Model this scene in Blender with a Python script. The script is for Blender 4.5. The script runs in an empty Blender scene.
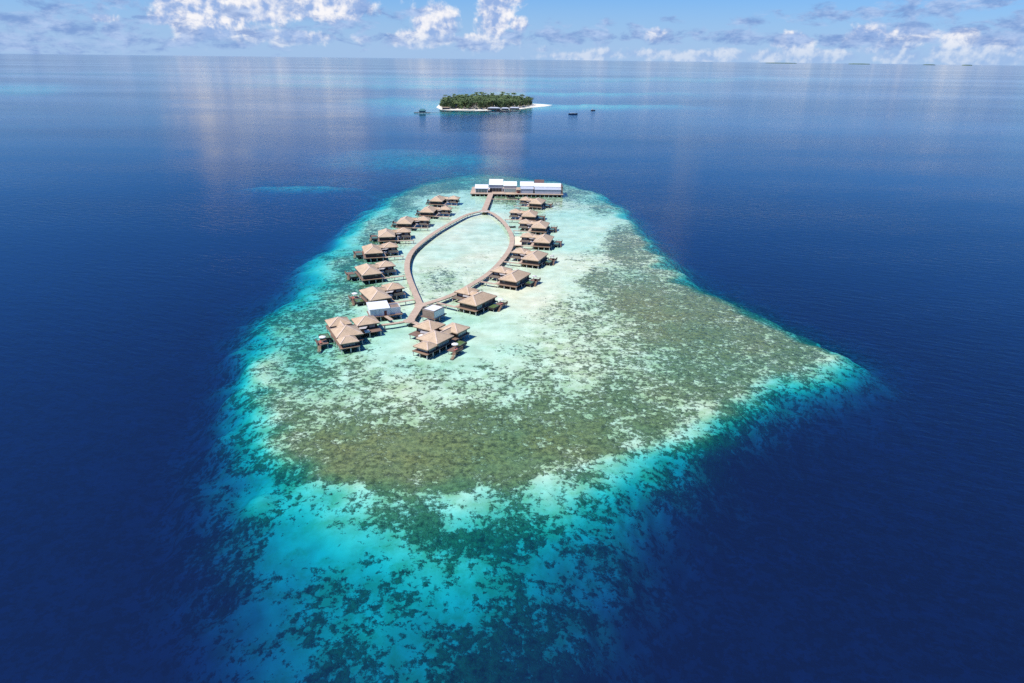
import bpy, bmesh, math, random
import numpy as np
from mathutils import Vector, Matrix

# ------------------------------------------------------------------ camera, sky, sun, exposure
H = 105.0                       # drone height above the water, metres
FPX = 682.67                    # focal length in pixels of the 1024 px wide frame (24 mm)
PITCH = math.atan((341.5 - 59) / FPX)
ROLL = math.atan(12 / 1024)
SUN_EL = math.radians(58)
SUN_AZ = math.radians(246)      # compass angle from +Y towards +X: left and a little behind the camera

sc = bpy.context.scene
COL = sc.collection


def _rx(a):
    c, s = math.cos(a), math.sin(a)
    return np.array([[1, 0, 0], [0, c, -s], [0, s, c]])


def _rz(a):
    c, s = math.cos(a), math.sin(a)
    return np.array([[c, -s, 0], [s, c, 0], [0, 0, 1]])


CAM_R = _rx(math.pi / 2 - PITCH) @ _rz(ROLL)


def direction(u, v):
    d = CAM_R @ np.array([(u - 512) / FPX, -(v - 341.5) / FPX, -1.0])
    return d / np.linalg.norm(d)


def ground(u, v, z=0.0):
    """the place on the horizontal plane at height z seen at photo position u, v"""
    d = direction(u, v)
    t = (z - H) / d[2]
    return (float(d[0] * t), float(d[1] * t))


def az_el(u, v):
    d = direction(u, v)
    return math.atan2(d[0], d[1]), math.asin(d[2])


cam_data = bpy.data.cameras.new('camera')
cam_data.lens = 24.0
cam_data.sensor_width = 36.0
cam_data.clip_start = 1.0
cam_data.clip_end = 300000.0
cam = bpy.data.objects.new('camera', cam_data)
cam.matrix_world = Matrix.Translation((0, 0, H)) @ Matrix(CAM_R.tolist()).to_4x4()
COL.objects.link(cam)
sc.camera = cam

sc.view_settings.view_transform = 'Standard'
sc.view_settings.look = 'None'
sc.view_settings.gamma = 1.0
sc.view_settings.exposure = 0.15
sc.render.engine = 'CYCLES'
sc.cycles.use_denoising = False
sc.cycles.max_bounces = 6
sc.cycles.transparent_max_bounces = 8
sc.cycles.sample_clamp_indirect = 4.0
sc.cycles.caustics_reflective = False
sc.cycles.caustics_refractive = False


# ------------------------------------------------------------------ node helpers
class Tree:
    def __init__(self, tree):
        self.t = tree
        self.n = tree.nodes
        self.l = tree.links

    def set(self, sock, val):
        if isinstance(val, bpy.types.NodeSocket):
            self.l.new(val, sock)
        elif val is not None:
            if hasattr(sock.default_value, '__len__') and not hasattr(val, '__len__'):
                val = (val, val, val)
            if hasattr(sock.default_value, '__len__') and len(sock.default_value) == 4 and len(val) == 3:
                val = (*val, 1)
            sock.default_value = val

    def node(self, kind, **kw):
        nd = self.n.new(kind)
        for k, v in kw.items():
            setattr(nd, k, v)
        return nd

    def math(self, op, a, b=None, c=None, clamp=False):
        nd = self.node('ShaderNodeMath', operation=op, use_clamp=clamp)
        for i, v in enumerate((a, b, c)):
            if v is not None:
                self.set(nd.inputs[i], v)
        return nd.outputs[0]

    def vec(self, op, a, b=None, out=0):
        nd = self.node('ShaderNodeVectorMath', operation=op)
        self.set(nd.inputs[0], a)
        if b is not None:
            if op == 'SCALE':
                self.set(nd.inputs['Scale'], b)
            else:
                self.set(nd.inputs[1], b)
        return nd.outputs['Value'] if op in ('LENGTH', 'DOT_PRODUCT', 'DISTANCE') else nd.outputs[0]

    def step(self, x, a, b, lo=0.0, hi=1.0, smooth=True):
        nd = self.node('ShaderNodeMapRange')
        nd.interpolation_type = 'SMOOTHSTEP' if smooth else 'LINEAR'
        for i, v in enumerate((x, a, b, lo, hi)):
            self.set(nd.inputs[i], v)
        return nd.outputs[0]

    def mix(self, f, a, b, blend='MIX'):
        nd = self.node('ShaderNodeMix', data_type='RGBA', blend_type=blend)
        self.set(nd.inputs[0], f)
        self.set(nd.inputs[6], a)
        self.set(nd.inputs[7], b)
        return nd.outputs[2]

    def noise(self, vec, scale, detail=4, rough=0.55, dist=0.0, dim='3D'):
        nd = self.node('ShaderNodeTexNoise', noise_dimensions=dim)
        self.set(nd.inputs['Vector'], vec)
        self.set(nd.inputs['Scale'], scale)
        self.set(nd.inputs['Detail'], detail)
        self.set(nd.inputs['Roughness'], rough)
        self.set(nd.inputs['Distortion'], dist)
        return nd.outputs['Fac']

    def xyz(self, x, y, z):
        nd = self.node('ShaderNodeCombineXYZ')
        for i, v in enumerate((x, y, z)):
            self.set(nd.inputs[i], v)
        return nd.outputs[0]

    def attr(self, name):
        nd = self.node('ShaderNodeAttribute', attribute_name=name)
        return nd.outputs['Fac']

    def coords(self, which='Object'):
        return self.node('ShaderNodeTexCoord').outputs[which]

    def bump(self, h, strength, distance, normal=None):
        nd = self.node('ShaderNodeBump')
        self.set(nd.inputs['Height'], h)
        self.set(nd.inputs['Strength'], strength)
        self.set(nd.inputs['Distance'], distance)
        if normal is not None:
            self.set(nd.inputs['Normal'], normal)
        return nd.outputs[0]


# ------------------------------------------------------------------ world
world = bpy.data.worlds.new('World')
sc.world = world
world.use_nodes = True
W = Tree(world.node_tree)
for nd in list(W.n):
    W.n.remove(nd)


def build_sky():
    sky = W.node('ShaderNodeTexSky', sky_type='NISHITA')
    sky.sun_disc = False
    sky.sun_elevation = SUN_EL
    sky.sun_rotation = SUN_AZ
    sky.altitude = 100
    sky.air_density = 1.0
    sky.dust_density = 0.3
    sky.ozone_density = 3.0
    d = W.coords('Generated')
    sep = W.node('ShaderNodeSeparateXYZ')
    W.set(sep.inputs[0], d)
    az = W.math('ARCTAN2', sep.outputs[0], sep.outputs[1])
    el = W.math('ARCSINE', sep.outputs[2])
    P = W.xyz(az, el, 0.0)
    # polarised, deep tropical blue higher up
    tint = W.mix(W.step(el, 0.06, 0.30), (0.33, 0.78, 1.42), (0.26, 0.93, 1.75))
    base = W.mix(1.0, sky.outputs[0], tint, 'MULTIPLY')

    def envelope(blobs, pos, fall=0.62):
        out = None
        for (u, v, ru, rv, k) in blobs:
            a, e = az_el(u, v)
            q = W.vec('MULTIPLY', W.vec('SUBTRACT', pos, (a, e, 0)), (FPX / ru, FPX / rv, 0))
            b = W.math('MULTIPLY_ADD', W.vec('LENGTH', q), -fall * k, k)
            out = b if out is None else W.math('MAXIMUM', out, b)
        return W.math('MAXIMUM', out, -0.8)

    K = 10.0     # radiance that renders as white at strength 0.1
    # pale air near the horizon
    hz = W.step(el, 0.0, 0.125, 1.0, 0.0)
    hz = W.math('MULTIPLY', hz, 0.85)
    col = W.mix(hz, base, (0.41 * K, 0.58 * K, 0.87 * K))

    # grey-blue stratocumulus sheets
    s1 = W.noise(W.vec('MULTIPLY', P, (30, 66, 1)), 1.0, 9, 0.66, 0.4)
    strat = [(60, 25, 125, 24, .9), (30, 34, 90, 22, .9), (110, 6, 60, 14, .75), (180, 41, 120, 9, .9), (235, 13, 24, 7, .95), (300, 12, 26, 8, .9),
             (200, 34, 40, 9, .95), (275, 34, 60, 10, .95), (345, 26, 50, 9, .95), (372, 13, 30, 8, .9), (390, 40, 60, 8, .85), (425, 12, 26, 5, .9), (470, 43, 60, 7, .9),
             (450, 30, 20, 5, .8), (512, 36, 26, 9, .95), (550, 37, 40, 11, 1.0), (590, 37, 36, 9, 1.0), (640, 34, 30, 9, 1.0), (670, 39, 30, 6, .95),
             (605, 24, 16, 5, .95), (672, 18, 18, 4, .85), (700, 38, 30, 6, .95), (740, 35, 40, 8, 1.0), (755, 22, 18, 5, .95), (790, 38, 34, 7, 1.0), (835, 40, 24, 8, .95),
             (862, 38, 26, 9, 1.0), (820, 24, 18, 4, .85), (860, 13, 70, 8, .95), (905, 12, 50, 10, 1.0), (980, 5, 70, 9, .85), (930, 25, 60, 6, .9), (955, 28, 40, 8, 1.0),
             (885, 44, 26, 6, .9), (1015, 24, 30, 7, 1.0), (1010, 37, 40, 10, 1.05), (930, 40, 30, 7, .9)]
    es = envelope(strat, P)
    ds = W.math('ADD', es, W.math('MULTIPLY', W.math('SUBTRACT', s1, 0.5), 2.6))
    a_s = W.step(ds, 0.38, 0.95, 0.0, 0.85)
    s2 = W.noise(W.vec('MULTIPLY', W.vec('ADD', P, (0.006, -0.006, 3.0)), (30, 75, 1)), 1.0, 8, 0.66)
    sc_col = W.mix(W.step(s2, 0.35, 0.68), (0.19 * K, 0.33 * K, 0.66 * K), (0.48 * K, 0.62 * K, 0.90 * K))

    # bright cumulus heads
    cum = [(200, 6, 52, 32, 1.0), (255, 3, 45, 18, 1.0), (335, 3, 50, 18, 1.0), (160, 18, 16, 9, .9),
           (290, -12, 90, 20, 1.0), (434, 24, 22, 19, .95), (425, 38, 28, 9, .85), (496, 12, 19, 32, 1.0), (488, 43, 34, 8, .85),
           (505, -18, 22, 30, 1.0), (104, 18, 13, 5, .8), (956, 38, 15, 8, .95), (905, 40, 16, 8, .95),
           (793, 42, 18, 8, .95), (915, 34, 30, 7, .8), (865, 36, 22, 9, .8), (1000, 46, 30, 7, .85), (985, 48, 20, 7, .85), (722, 54, 18, 8, .75), (518, 25, 12, 9, .8), (656, 35, 12, 8, .85),
           (870, 50, 18, 8, .75), (945, 52, 15, 7, .7), (1018, 50, 16, 8, .8), (215, 34, 40, 7, .7), (300, 38, 60, 7, .75), (640, 54, 60, 7, .6), (560, 56, 60, 6, .6), (540, 50, 30, 7, .6), (700, 57, 50, 7, .7), (760, 56, 40, 7, .7), (830, 56, 50, 7, .7), (900, 56, 50, 7, .7), (980, 58, 50, 8, .8),
           (203, -30, 24, 36, 1.0), (500, -30, 20, 34, 1.0), (640, -260, 90, 40, .7),
           (720, -70, 20, 10, .6)]

    def cloud_density(off):
        p = W.vec('ADD', P, off)
        n = W.noise(p, 15.0, 10, 0.60, 0.35)
        m = W.noise(W.vec('ADD', p, (0, 0, 5.0)), 70.0, 4, 0.55)
        e = envelope(cum, p, 0.85)
        nn = W.math('ADD', W.math('MULTIPLY', W.math('SUBTRACT', n, 0.5), 2.1), W.math('MULTIPLY', W.math('SUBTRACT', m, 0.5), 0.5))
        return W.math('ADD', e, nn), n, m

    dc, n0, m0 = cloud_density((0, 0, 0))
    ac = W.step(dc, 0.12, 0.46, 0.0, 1.0)
    # self shading of the puffs by comparing thickness a little way towards the sun
    q = W.vec('ADD', P, (-0.010, 0.013, 0))
    n1 = W.noise(q, 15.0, 7, 0.58, 0.35)
    m1 = W.noise(W.vec('ADD', W.vec('ADD', P, (-0.004, 0.005, 0)), (0, 0, 5.0)), 70.0, 3, 0.5)
    g = W.math('ADD', W.math('MULTIPLY', W.math('SUBTRACT', n0, n1), 3.8), W.math('MULTIPLY', W.math('SUBTRACT', m0, m1), 1.6))
    lit = W.step(W.math('ADD', g, 0.44), 0.02, 0.92)
    ccol = W.mix(lit, (0.31 * K, 0.46 * K, 0.79 * K), (0.97 * K, 0.96 * K, 0.99 * K))
    # clouds close to the horizon fade into the air
    fade = W.step(el, 0.004, 0.040, 0.42, 1.0)
    col = W.mix(W.math('MULTIPLY', ac, fade), col, ccol)
    col = W.mix(a_s, col, sc_col)      # the grey sheets hang nearer than the cumulus
    # below the horizon
    bg = W.node('ShaderNodeBackground')
    W.set(bg.inputs[0], col)
    bg.inputs[1].default_value = 0.088
    out = W.node('ShaderNodeOutputWorld')
    W.l.new(bg.outputs[0], out.inputs[0])


build_sky()

sun_data = bpy.data.lights.new('sun', 'SUN')
sun_data.energy = 5.0
sun_data.angle = math.radians(0.5)
sun_data.color = (1.0, 0.955, 0.88)
sun = bpy.data.objects.new('sun', sun_data)
to_sun = Vector((math.sin(SUN_AZ) * math.cos(SUN_EL), math.cos(SUN_AZ) * math.cos(SUN_EL), math.sin(SUN_EL)))
sun.rotation_euler = to_sun.to_track_quat('Z', 'Y').to_euler()
sun.location = to_sun * 500
COL.objects.link(sun)


# ------------------------------------------------------------------ numeric helpers for the sea bed
def hash2(ix, iy, seed):
    n = (ix.astype(np.int64) * 374761393 + iy.astype(np.int64) * 668265263 + seed * 974711) & 0x7fffffff
    n = ((n ^ (n >> 13)) * 1274126177) & 0x7fffffff
    n = n ^ (n >> 16)
    return (n & 0xffff) / 65535.0


def vnoise(x, y, seed):
    ix, iy = np.floor(x), np.floor(y)
    fx, fy = x - ix, y - iy
    fx = fx * fx * (3 - 2 * fx)
    fy = fy * fy * (3 - 2 * fy)
    a, b = hash2(ix, iy, seed), hash2(ix + 1, iy, seed)
    c, d = hash2(ix, iy + 1, seed), hash2(ix + 1, iy + 1, seed)
    return (a * (1 - fx) + b * fx) * (1 - fy) + (c * (1 - fx) + d * fx) * fy


def fbm(x, y, seed, octs=4):
    s, a, t = 0, 1.0, 0
    for o in range(octs):
        s = s + a * (vnoise(x * 2 ** o, y * 2 ** o, seed + o * 17) - 0.5)
        t += a
        a *= 0.55
    return s / t * 2        # about -1..1


def dist_poly(x, y, pts):
    """distance to a closed polyline and inside test"""
    best = np.full(x.shape, 1e18)
    inside = np.zeros(x.shape, bool)
    n = len(pts)
    for i in range(n):
        ax, ay = pts[i]
        bx, by = pts[(i + 1) % n]
        dx, dy = bx - ax, by - ay
        t = np.clip(((x - ax) * dx + (y - ay) * dy) / (dx * dx + dy * dy + 1e-9), 0, 1)
        q = (x - ax - t * dx) ** 2 + (y - ay - t * dy) ** 2
        np.minimum(best, q, out=best)
        if abs(dy) > 1e-9:
            cr = ((ay > y) != (by > y)) & (x < (bx - ax) * (y - ay) / dy + ax)
            inside ^= cr
    return np.sqrt(best), inside


OUTER = [(520, 171), (570, 179), (610, 194), (634, 210), (652, 234), (676, 257), (710, 280), (752, 300), (796, 320), (836, 337), (868, 349),
         (880, 368), (862, 386), (828, 400), (795, 412), (768, 424), (740, 438), (716, 455), (694, 480), (668, 510), (648, 540), (622, 572),
         (590, 606), (562, 632), (530, 668), (470, 700), (380, 722), (300, 722), (252, 700), (230, 660), (222, 620), (224, 570), (222, 520),
         (222, 480), (226, 440), (229, 400), (234, 360), (244, 330), (256, 303), (280, 278), (308, 254), (336, 228), (362, 204), (388, 186),
         (432, 174), (480, 168)]
CREST = [(395, 200), (374, 222), (352, 248), (332, 274), (312, 300), (296, 330), (286, 370), (288, 410), (294, 440), (312, 460), (342, 475),
         (400, 484), (450, 486), (500, 484), (550, 474), (600, 456), (640, 434), (690, 410), (735, 388), (780, 370), (820, 356), (826, 350),
         (800, 340), (762, 322), (722, 305), (690, 290), (660, 268), (640, 247), (625, 225), (608, 205), (580, 190), (540, 180), (500, 177),
         (450, 182), (415, 190)]
SHOALS = [(300, 184, 60, 5, 11, 7), (430, 160, 70, 9, 9, 8), (395, 150, 60, 7, 15, 9), (350, 160, 50, 5, 16, 9), (445, 112, 60, 2.5, 9, 6), (487, 105.8, 58, 3.6, 0.8, 6),
          (425, 103, 50, 4, 8, 5), (395, 100, 40, 4, 10, 6), (585, 105.5, 45, 1.6, 4, 2), (12, 88, 50, 5, 8, 6), (330, 77, 90, 3.5, 10, 6), (560, 79, 170, 1.6, 8, 3),
          (470, 86, 60, 1.6, 6, 3), (570, 93, 60, 1.2, 6, 2), (420, 84, 120, 2.2, 9, 3), (80, 73, 160, 1.5, 16, 4)]
# (u, v, coral cover, brown tint)
COVER = [(460, 250, 0.06, 0), (440, 235, 0.05, 0), (480, 225, 0.04, 0), (430, 272, 0.36, 0), (445, 278, 0.42, 0), (420, 285, 0.3, 0), (484, 260, 0.22, 0),
         (500, 240, 0.05, 0), (425, 258, 0.1, 0), (455, 265, 0.2, 0), (380, 310, 0.12, 0), (340, 290, 0.52, 0), (352, 262, 0.56, 0), (330, 310, 0.5, 0), (320, 320, 0.5, 0), (312, 370, 0.5, 0.2), (335, 360, 0.4, 0.1),
         (322, 340, 0.4, 0), (304, 350, 0.55, 0.2), (310, 325, 0.5, 0), (345, 275, 0.5, 0), (370, 240, 0.52, 0), (400, 205, 0.58, 0), (420, 190, 0.61, 0), (450, 184, 0.62, 0), (384, 215, 0.5, 0),
         (410, 214, 0.32, 0), (430, 203, 0.28, 0), (462, 200, 0.2, 0), (400, 372, 0.34, 0.2), (440, 380, 0.4, 0.3), (350, 375, 0.42, 0.2), (380, 385, 0.44, 0.3), (470, 350, 0.1, 0),
         (500, 330, 0.05, 0), (400, 340, 0.1, 0), (520, 302, 0.05, 0), (552, 270, 0.04, 0), (574, 240, 0.02, 0), (600, 226, 0.02, 0), (540, 285, 0.05, 0),
         (480, 370, 0.38, 0.3), (500, 352, 0.28, 0.2), (535, 322, 0.3, 0.2), (560, 310, 0.46, 0.2), (598, 282, 0.56, 0.3), (620, 252, 0.59, 0.3), (590, 330, 0.44, 0.2),
         (640, 300, 0.61, 0.7), (665, 315, 0.64, 0.9), (690, 330, 0.63, 0.9), (700, 318, 0.62, 0.7), (720, 350, 0.58, 0.6), (760, 345, 0.6, 0.5), (790, 352, 0.59, 0.3), (815, 352, 0.55, 0.2), (780, 372, 0.5, 0.2), (742, 392, 0.5, 0.2), (836, 360, 0.38, 0), (700, 404, 0.45, 0.2), (850, 372, 0.35, 0),
         (640, 360, 0.46, 0.2), (580, 370, 0.42, 0.2), (540, 350, 0.4, 0.2), (520, 390, 0.42, 0.3), (600, 400, 0.52, 0.4), (650, 395, 0.58, 0.4), (700, 375, 0.56, 0.4),
         (622, 235, 0.58, 0.3), (600, 208, 0.5, 0.1), (570, 195, 0.55, 0.1), (540, 186, 0.63, 0.1), (500, 184, 0.63, 0), (575, 216, 0.12, 0), (572, 204, 0.35, 0),
         (590, 260, 0.3, 0.1), (565, 290, 0.25, 0.1), (320, 400, 0.5, 0.5), (306, 420, 0.58, 0.5), (340, 440, 0.64, 0.8), (380, 440, 0.66, 0.9), (420, 450, 0.71, 0.9),
         (460, 455, 0.72, 1), (500, 455, 0.71, 1), (540, 440, 0.68, 0.9), (580, 430, 0.68, 0.8), (480, 420, 0.58, 0.7), (430, 412, 0.5, 0.6), (380, 402, 0.45, 0.5),
         (350, 400, 0.42, 0.4), (540, 405, 0.54, 0.5), (440, 395, 0.36, 0.3), (300, 385, 0.48, 0.4), (290, 430, 0.59, 0.4), (340, 470, 0.72, 0.6), (380, 478, 0.73, 0.5), (450, 478, 0.71, 0.5),
         (520, 470, 0.68, 0.4), (600, 445, 0.67, 0.5), (660, 420, 0.64, 0.4), (740, 375, 0.59, 0.3),
         (300, 292, 0.34, 0), (270, 340, 0.34, 0), (255, 380, 0.36, 0), (262, 420, 0.3, 0), (280, 320, 0.5, 0), (278, 390, 0.5, 0), (272, 455, 0.45, 0), (290, 468, 0.6, 0), (250, 480, 0.3, 0),
         (320, 490, 0.33, 0), (360, 490, 0.35, 0), (400, 512, 0.55, 0), (430, 522, 0.61, 0), (462, 500, 0.28, 0), (455, 516, 0.26, 0), (480, 532, 0.64, 0),
         (520, 520, 0.53, 0), (560, 500, 0.35, 0), (545, 482, 0.3, 0), (580, 480, 0.48, 0), (600, 500, 0.46, 0), (620, 468, 0.28, 0), (650, 450, 0.34, 0), (680, 430, 0.36, 0),
         (705, 418, 0.36, 0), (730, 412, 0.6, 0), (770, 385, 0.34, 0), (800, 378, .45, 0), (835, 368, .42, 0), (770, 395, .5, 0), (858, 380, .4, 0), (750, 400, .4, 0), (815, 385, .45, 0), (300, 530, 0.2, 0), (340, 540, 0.2, 0), (380, 550, 0.3, 0), (420, 570, 0.38, 0),
         (450, 580, 0.32, 0), (500, 570, 0.47, 0), (540, 570, 0.35, 0), (580, 550, 0.35, 0), (280, 560, 0.3, 0), (262, 590, 0.28, 0), (330, 580, 0.49, 0),
         (300, 612, 0.42, 0), (350, 612, 0.42, 0), (400, 622, 0.38, 0), (450, 630, 0.5, 0), (500, 620, 0.53, 0), (480, 652, 0.67, 0), (400, 660, 0.42, 0),
         (330, 650, 0.5, 0), (270, 640, 0.33, 0), (240, 560, 0.5, 0), (235, 520, 0.53, 0), (560, 600, 0.5, 0), (520, 650, 0.61, 0), (600, 545, 0.46, 0), (640, 510, 0.38, 0), (670, 470, 0.5, 0),
         (720, 440, 0.67, 0), (380, 210, 0.32, 0), (350, 240, 0.2, 0), (320, 268, 0.25, 0), (487, 104, 0.05, 0)]

ground_np = lambda pts: [ground(u, v) for u, v in pts]
OUTER_W, CREST_W = ground_np(OUTER), ground_np(CREST)


def project(x, y):
    """photo position (of the camera above) of points on the water, used to read the survey lists"""
    p = np.stack([x, y, np.full(x.shape, -H)], 0).reshape(3, -1)
    q = CAM_R.T @ p
    zz = np.where(q[2] < -1, -q[2], 1.0)
    u = 512 + FPX * q[0] / zz
    v = 341.5 - FPX * q[1] / zz
    bad = q[2] >= -1
    u[bad] = -9999
    v[bad] = -9999
    return u.reshape(x.shape), v.reshape(x.shape)


def reef_maps(x, y):
    wx = x + 10 * fbm(x / 45, y / 45, 1) + 7 * fbm(x / 13, y / 13, 2, 4)
    wy = y + 10 * fbm(x / 45, y / 45, 5) + 7 * fbm(x / 13, y / 13, 9, 4)
    do, ino = dist_poly(wx, wy, OUTER_W)
    dc, inc = dist_poly(wx, wy, CREST_W)
    t = np.where(inc, 0.0, np.where(ino, dc / (dc + do + 1e-6), 1.0))
    depth = 0.75 + 4.4 * t + 17.0 * t ** 2.5
    depth = depth + np.where(ino | inc, 0, 1.7 * do)
    depth = depth - np.where(inc, 0.15 * np.clip(dc / 40, 0, 1), 0)
    depth = depth + 0.75 * np.exp(-t * 4) * fbm(x / 38, y / 38, 133, 5)
    depth += np.clip(depth, 0, 6) * 0.16 * fbm(x / 22, y / 22, 31)
    depth = np.minimum(depth, 48.0)
    u, v = project(x, y)
    # deeper pockets of the reef flat
    for (cu, cv, ru, rv, add) in ((318, 300, 36, 55, 1.5), (345, 255, 34, 30, 1.5), (300, 355, 28, 40, 1.0), (385, 208, 45, 16, 1.3), (540, 181, 60, 8, 1.2),
                                  (470, 181, 60, 7, 1.3), (600, 200, 25, 12, .8), (385, 330, 30, 14, .35), (470, 320, 40, 14, .35)):
        depth = depth + add * np.exp(-((u - cu) / ru) ** 2 - ((v - cv) / rv) ** 2) * (1 + .6 * fbm(x / 16, y / 16, 300))
    # wobbly shoals beyond the main reef
    far = np.hypot(x, y)
    un = u + 14 * fbm(x / (far * .05 + 5), y / (far * .12 + 5), 61)
    vn = v + 2.0 * fbm(x / (far * .05 + 5), y / (far * .12 + 5), 77)
    for (cu, cv, ru, rv, dmin, soft) in SHOALS:
        q = np.hypot((un - cu) / ru, (vn - cv) / rv)
        ds = dmin + soft * np.clip(q, 0, 9) ** 2.2
        ds = ds + 2.5 * np.clip(fbm(x / (far * .012 + 3), y / (far * .03 + 3), 90 + int(cu)), -.5, 1)
        depth = np.minimum(depth, np.maximum(ds, 0.5))
    cover = np.zeros(x.shape)
    brown = np.zeros(x.shape)
    wsum = np.full(x.shape, 1e-9)
    uw = u + 7 * fbm(x / 14, y / 14, 40, 3)
    vw = v + 5 * fbm(x / 14, y / 14, 47, 3)
    for (cu, cv, c, b) in COVER:
        q = (uw - cu) ** 2 + (1.7 * (vw - cv)) ** 2
        w = 1.0 / (q + 40.0) ** 1.8
        cover += w * c
        brown += w * b
        wsum += w
    return depth, np.clip(cover / wsum * 1.22 - .045, 0, 1), np.clip(brown / wsum, 0, 1)


def polar_grid():
    r = [25.0]
    while r[-1] < 170000:
        g = 1.0062 if r[-1] < 950 else (1.012 if r[-1] < 6000 else 1.05)
        r.append(r[-1] * g)
    r = np.array(r)
    a = np.concatenate([np.arange(-41, 41, 0.2), np.arange(41, 319, 4.0)])
    a = np.radians(a)
    return np.meshgrid(r, a, indexing='ij')


def sheet(name, x, y, z, attrs, mat):
    nr, na = x.shape
    co = np.stack([x, y, z], -1).reshape(-1, 3)
    idx = np.arange(nr * na).reshape(nr, na)
    nxt = np.roll(idx, -1, axis=1)
    quads = np.stack([idx[:-1], nxt[:-1], nxt[1:], idx[1:]], -1).reshape(-1, 4)
    # the small disc right under the drone
    me = bpy.data.meshes.new(name)
    nv, nf = len(co) + 1, len(quads)
    co = np.vstack([co, [0, 0, float(z[0].mean())]])
    tris = np.stack([np.full(na, nv - 1), nxt[0], idx[0]], -1)
    me.vertices.add(nv)
    me.vertices.foreach_set('co', co.astype(np.float32).ravel())
    loops = np.concatenate([quads.ravel(), tris.ravel()])
    me.loops.add(len(loops))
    me.loops.foreach_set('vertex_index', loops.astype(np.int32))
    starts = np.concatenate([np.arange(nf) * 4, nf * 4 + np.arange(na) * 3])
    me.polygons.add(nf + na)
    me.polygons.foreach_set('loop_start', starts.astype(np.int32))
    me.polygons.foreach_set('use_smooth', np.ones(nf + na, bool))
    me.update(calc_edges=True)
    for k, val in attrs.items():
        at = me.attributes.new(k, 'FLOAT', 'POINT')
        at.data.foreach_set('value', np.append(val.ravel(), float(val[0].mean())).astype(np.float32))
    me.materials.append(mat)
    o = bpy.data.objects.new(name, me)
    COL.objects.link(o)
    o['kind'] = 'structure'
    return o


def new_mat(name):
    m = bpy.data.materials.new(name)
    m.use_nodes = True
    T = Tree(m.node_tree)
    for nd in list(T.n):
        T.n.remove(nd)
    out = T.node('ShaderNodeOutputMaterial')
    return m, T, out


def seabed_material():
    m, T, out = new_mat('coral_sand_seabed')
    P = T.coords('Object')
    cov, brown = T.attr('cover'), T.attr('brown')
    flat = T.vec('MULTIPLY', P, (1, 1, 0))
    big = T.noise(flat, 0.07, 5, 0.62, 0.6)
    mid = T.noise(T.vec('ADD', flat, (31, 7, 0)), 0.26, 7, 0.66, 0.3)
    fine = T.noise(T.vec('ADD', flat, (3, 77, 0)), 0.62, 6, 0.7)
    n = T.math('ADD', T.math('MULTIPLY', big, 0.22), T.math('ADD', T.math('MULTIPLY', mid, 0.36), T.math('MULTIPLY', fine, 0.42)))
    n = T.math('MULTIPLY_ADD', T.math('SUBTRACT', n, 0.5), 1.9, 0.5)
    thr = T.math('MULTIPLY_ADD', cov, -0.50, 0.76)
    mask = T.step(T.math('SUBTRACT', n, thr), -0.04, 0.09)
    # sand
    sn = T.noise(flat, 0.12, 4, 0.6)
    sand = T.mix(T.step(sn, 0.3, 0.7), (0.62, 0.61, 0.44), (0.80, 0.79, 0.61))
    sand = T.mix(T.math('MULTIPLY', T.step(fine, 0.52, 0.75), 0.25), sand, (0.40, 0.38, 0.26))
    rub = T.noise(T.vec('ADD', flat, (17, 3, 0)), 0.16, 7, 0.68)
    rub = T.step(T.math('MULTIPLY_ADD', cov, 0.42, T.math('SUBTRACT', rub, 0.5)), 0.08, 0.34)
    sand = T.mix(T.math('MULTIPLY', rub, 0.78), sand, (0.40, 0.46, 0.235))
    # living and dead coral
    cn = T.noise(T.vec('ADD', flat, (90, 13, 0)), 0.5, 7, 0.75)
    c_dark = T.mix(T.step(cn, 0.36, 0.64), (0.018, 0.036, 0.016), (0.19, 0.25, 0.11))
    c_brown = T.mix(T.step(cn, 0.36, 0.64), (0.040, 0.042, 0.013), (0.30, 0.285, 0.10))
    coral = T.mix(brown, c_dark, c_brown)
    speck = T.noise(T.vec('ADD', flat, (5, 41, 0)), 1.7, 3, 0.6)
    coral = T.mix(T.math('MULTIPLY', T.step(speck, 0.55, 0.72), 0.45), coral, (0.38, 0.36, 0.24))
    col = T.mix(T.math('MULTIPLY', mask, 0.93), sand, coral)
    h = T.math('ADD', T.math('MULTIPLY', mask, T.math('MULTIPLY_ADD', cn, 1.6, 0.3)), T.math('MULTIPLY', fine, 0.25))
    nor = T.bump(h, 0.8, 0.5)
    tone = T.noise(T.vec('ADD', flat, (55, 21, 0)), 0.10, 5, 0.65)
    col = T.mix(T.math('MULTIPLY', mask, T.step(tone, 0.45, 0.70, 0.0, 0.5)), col, (0.24, 0.29, 0.14))
    b = T.node('ShaderNodeBsdfDiffuse')
    T.set(b.inputs[0], col)
    T.set(b.inputs['Normal'], nor)
    T.l.new(b.outputs[0], out.inputs[0])
    return m


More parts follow.
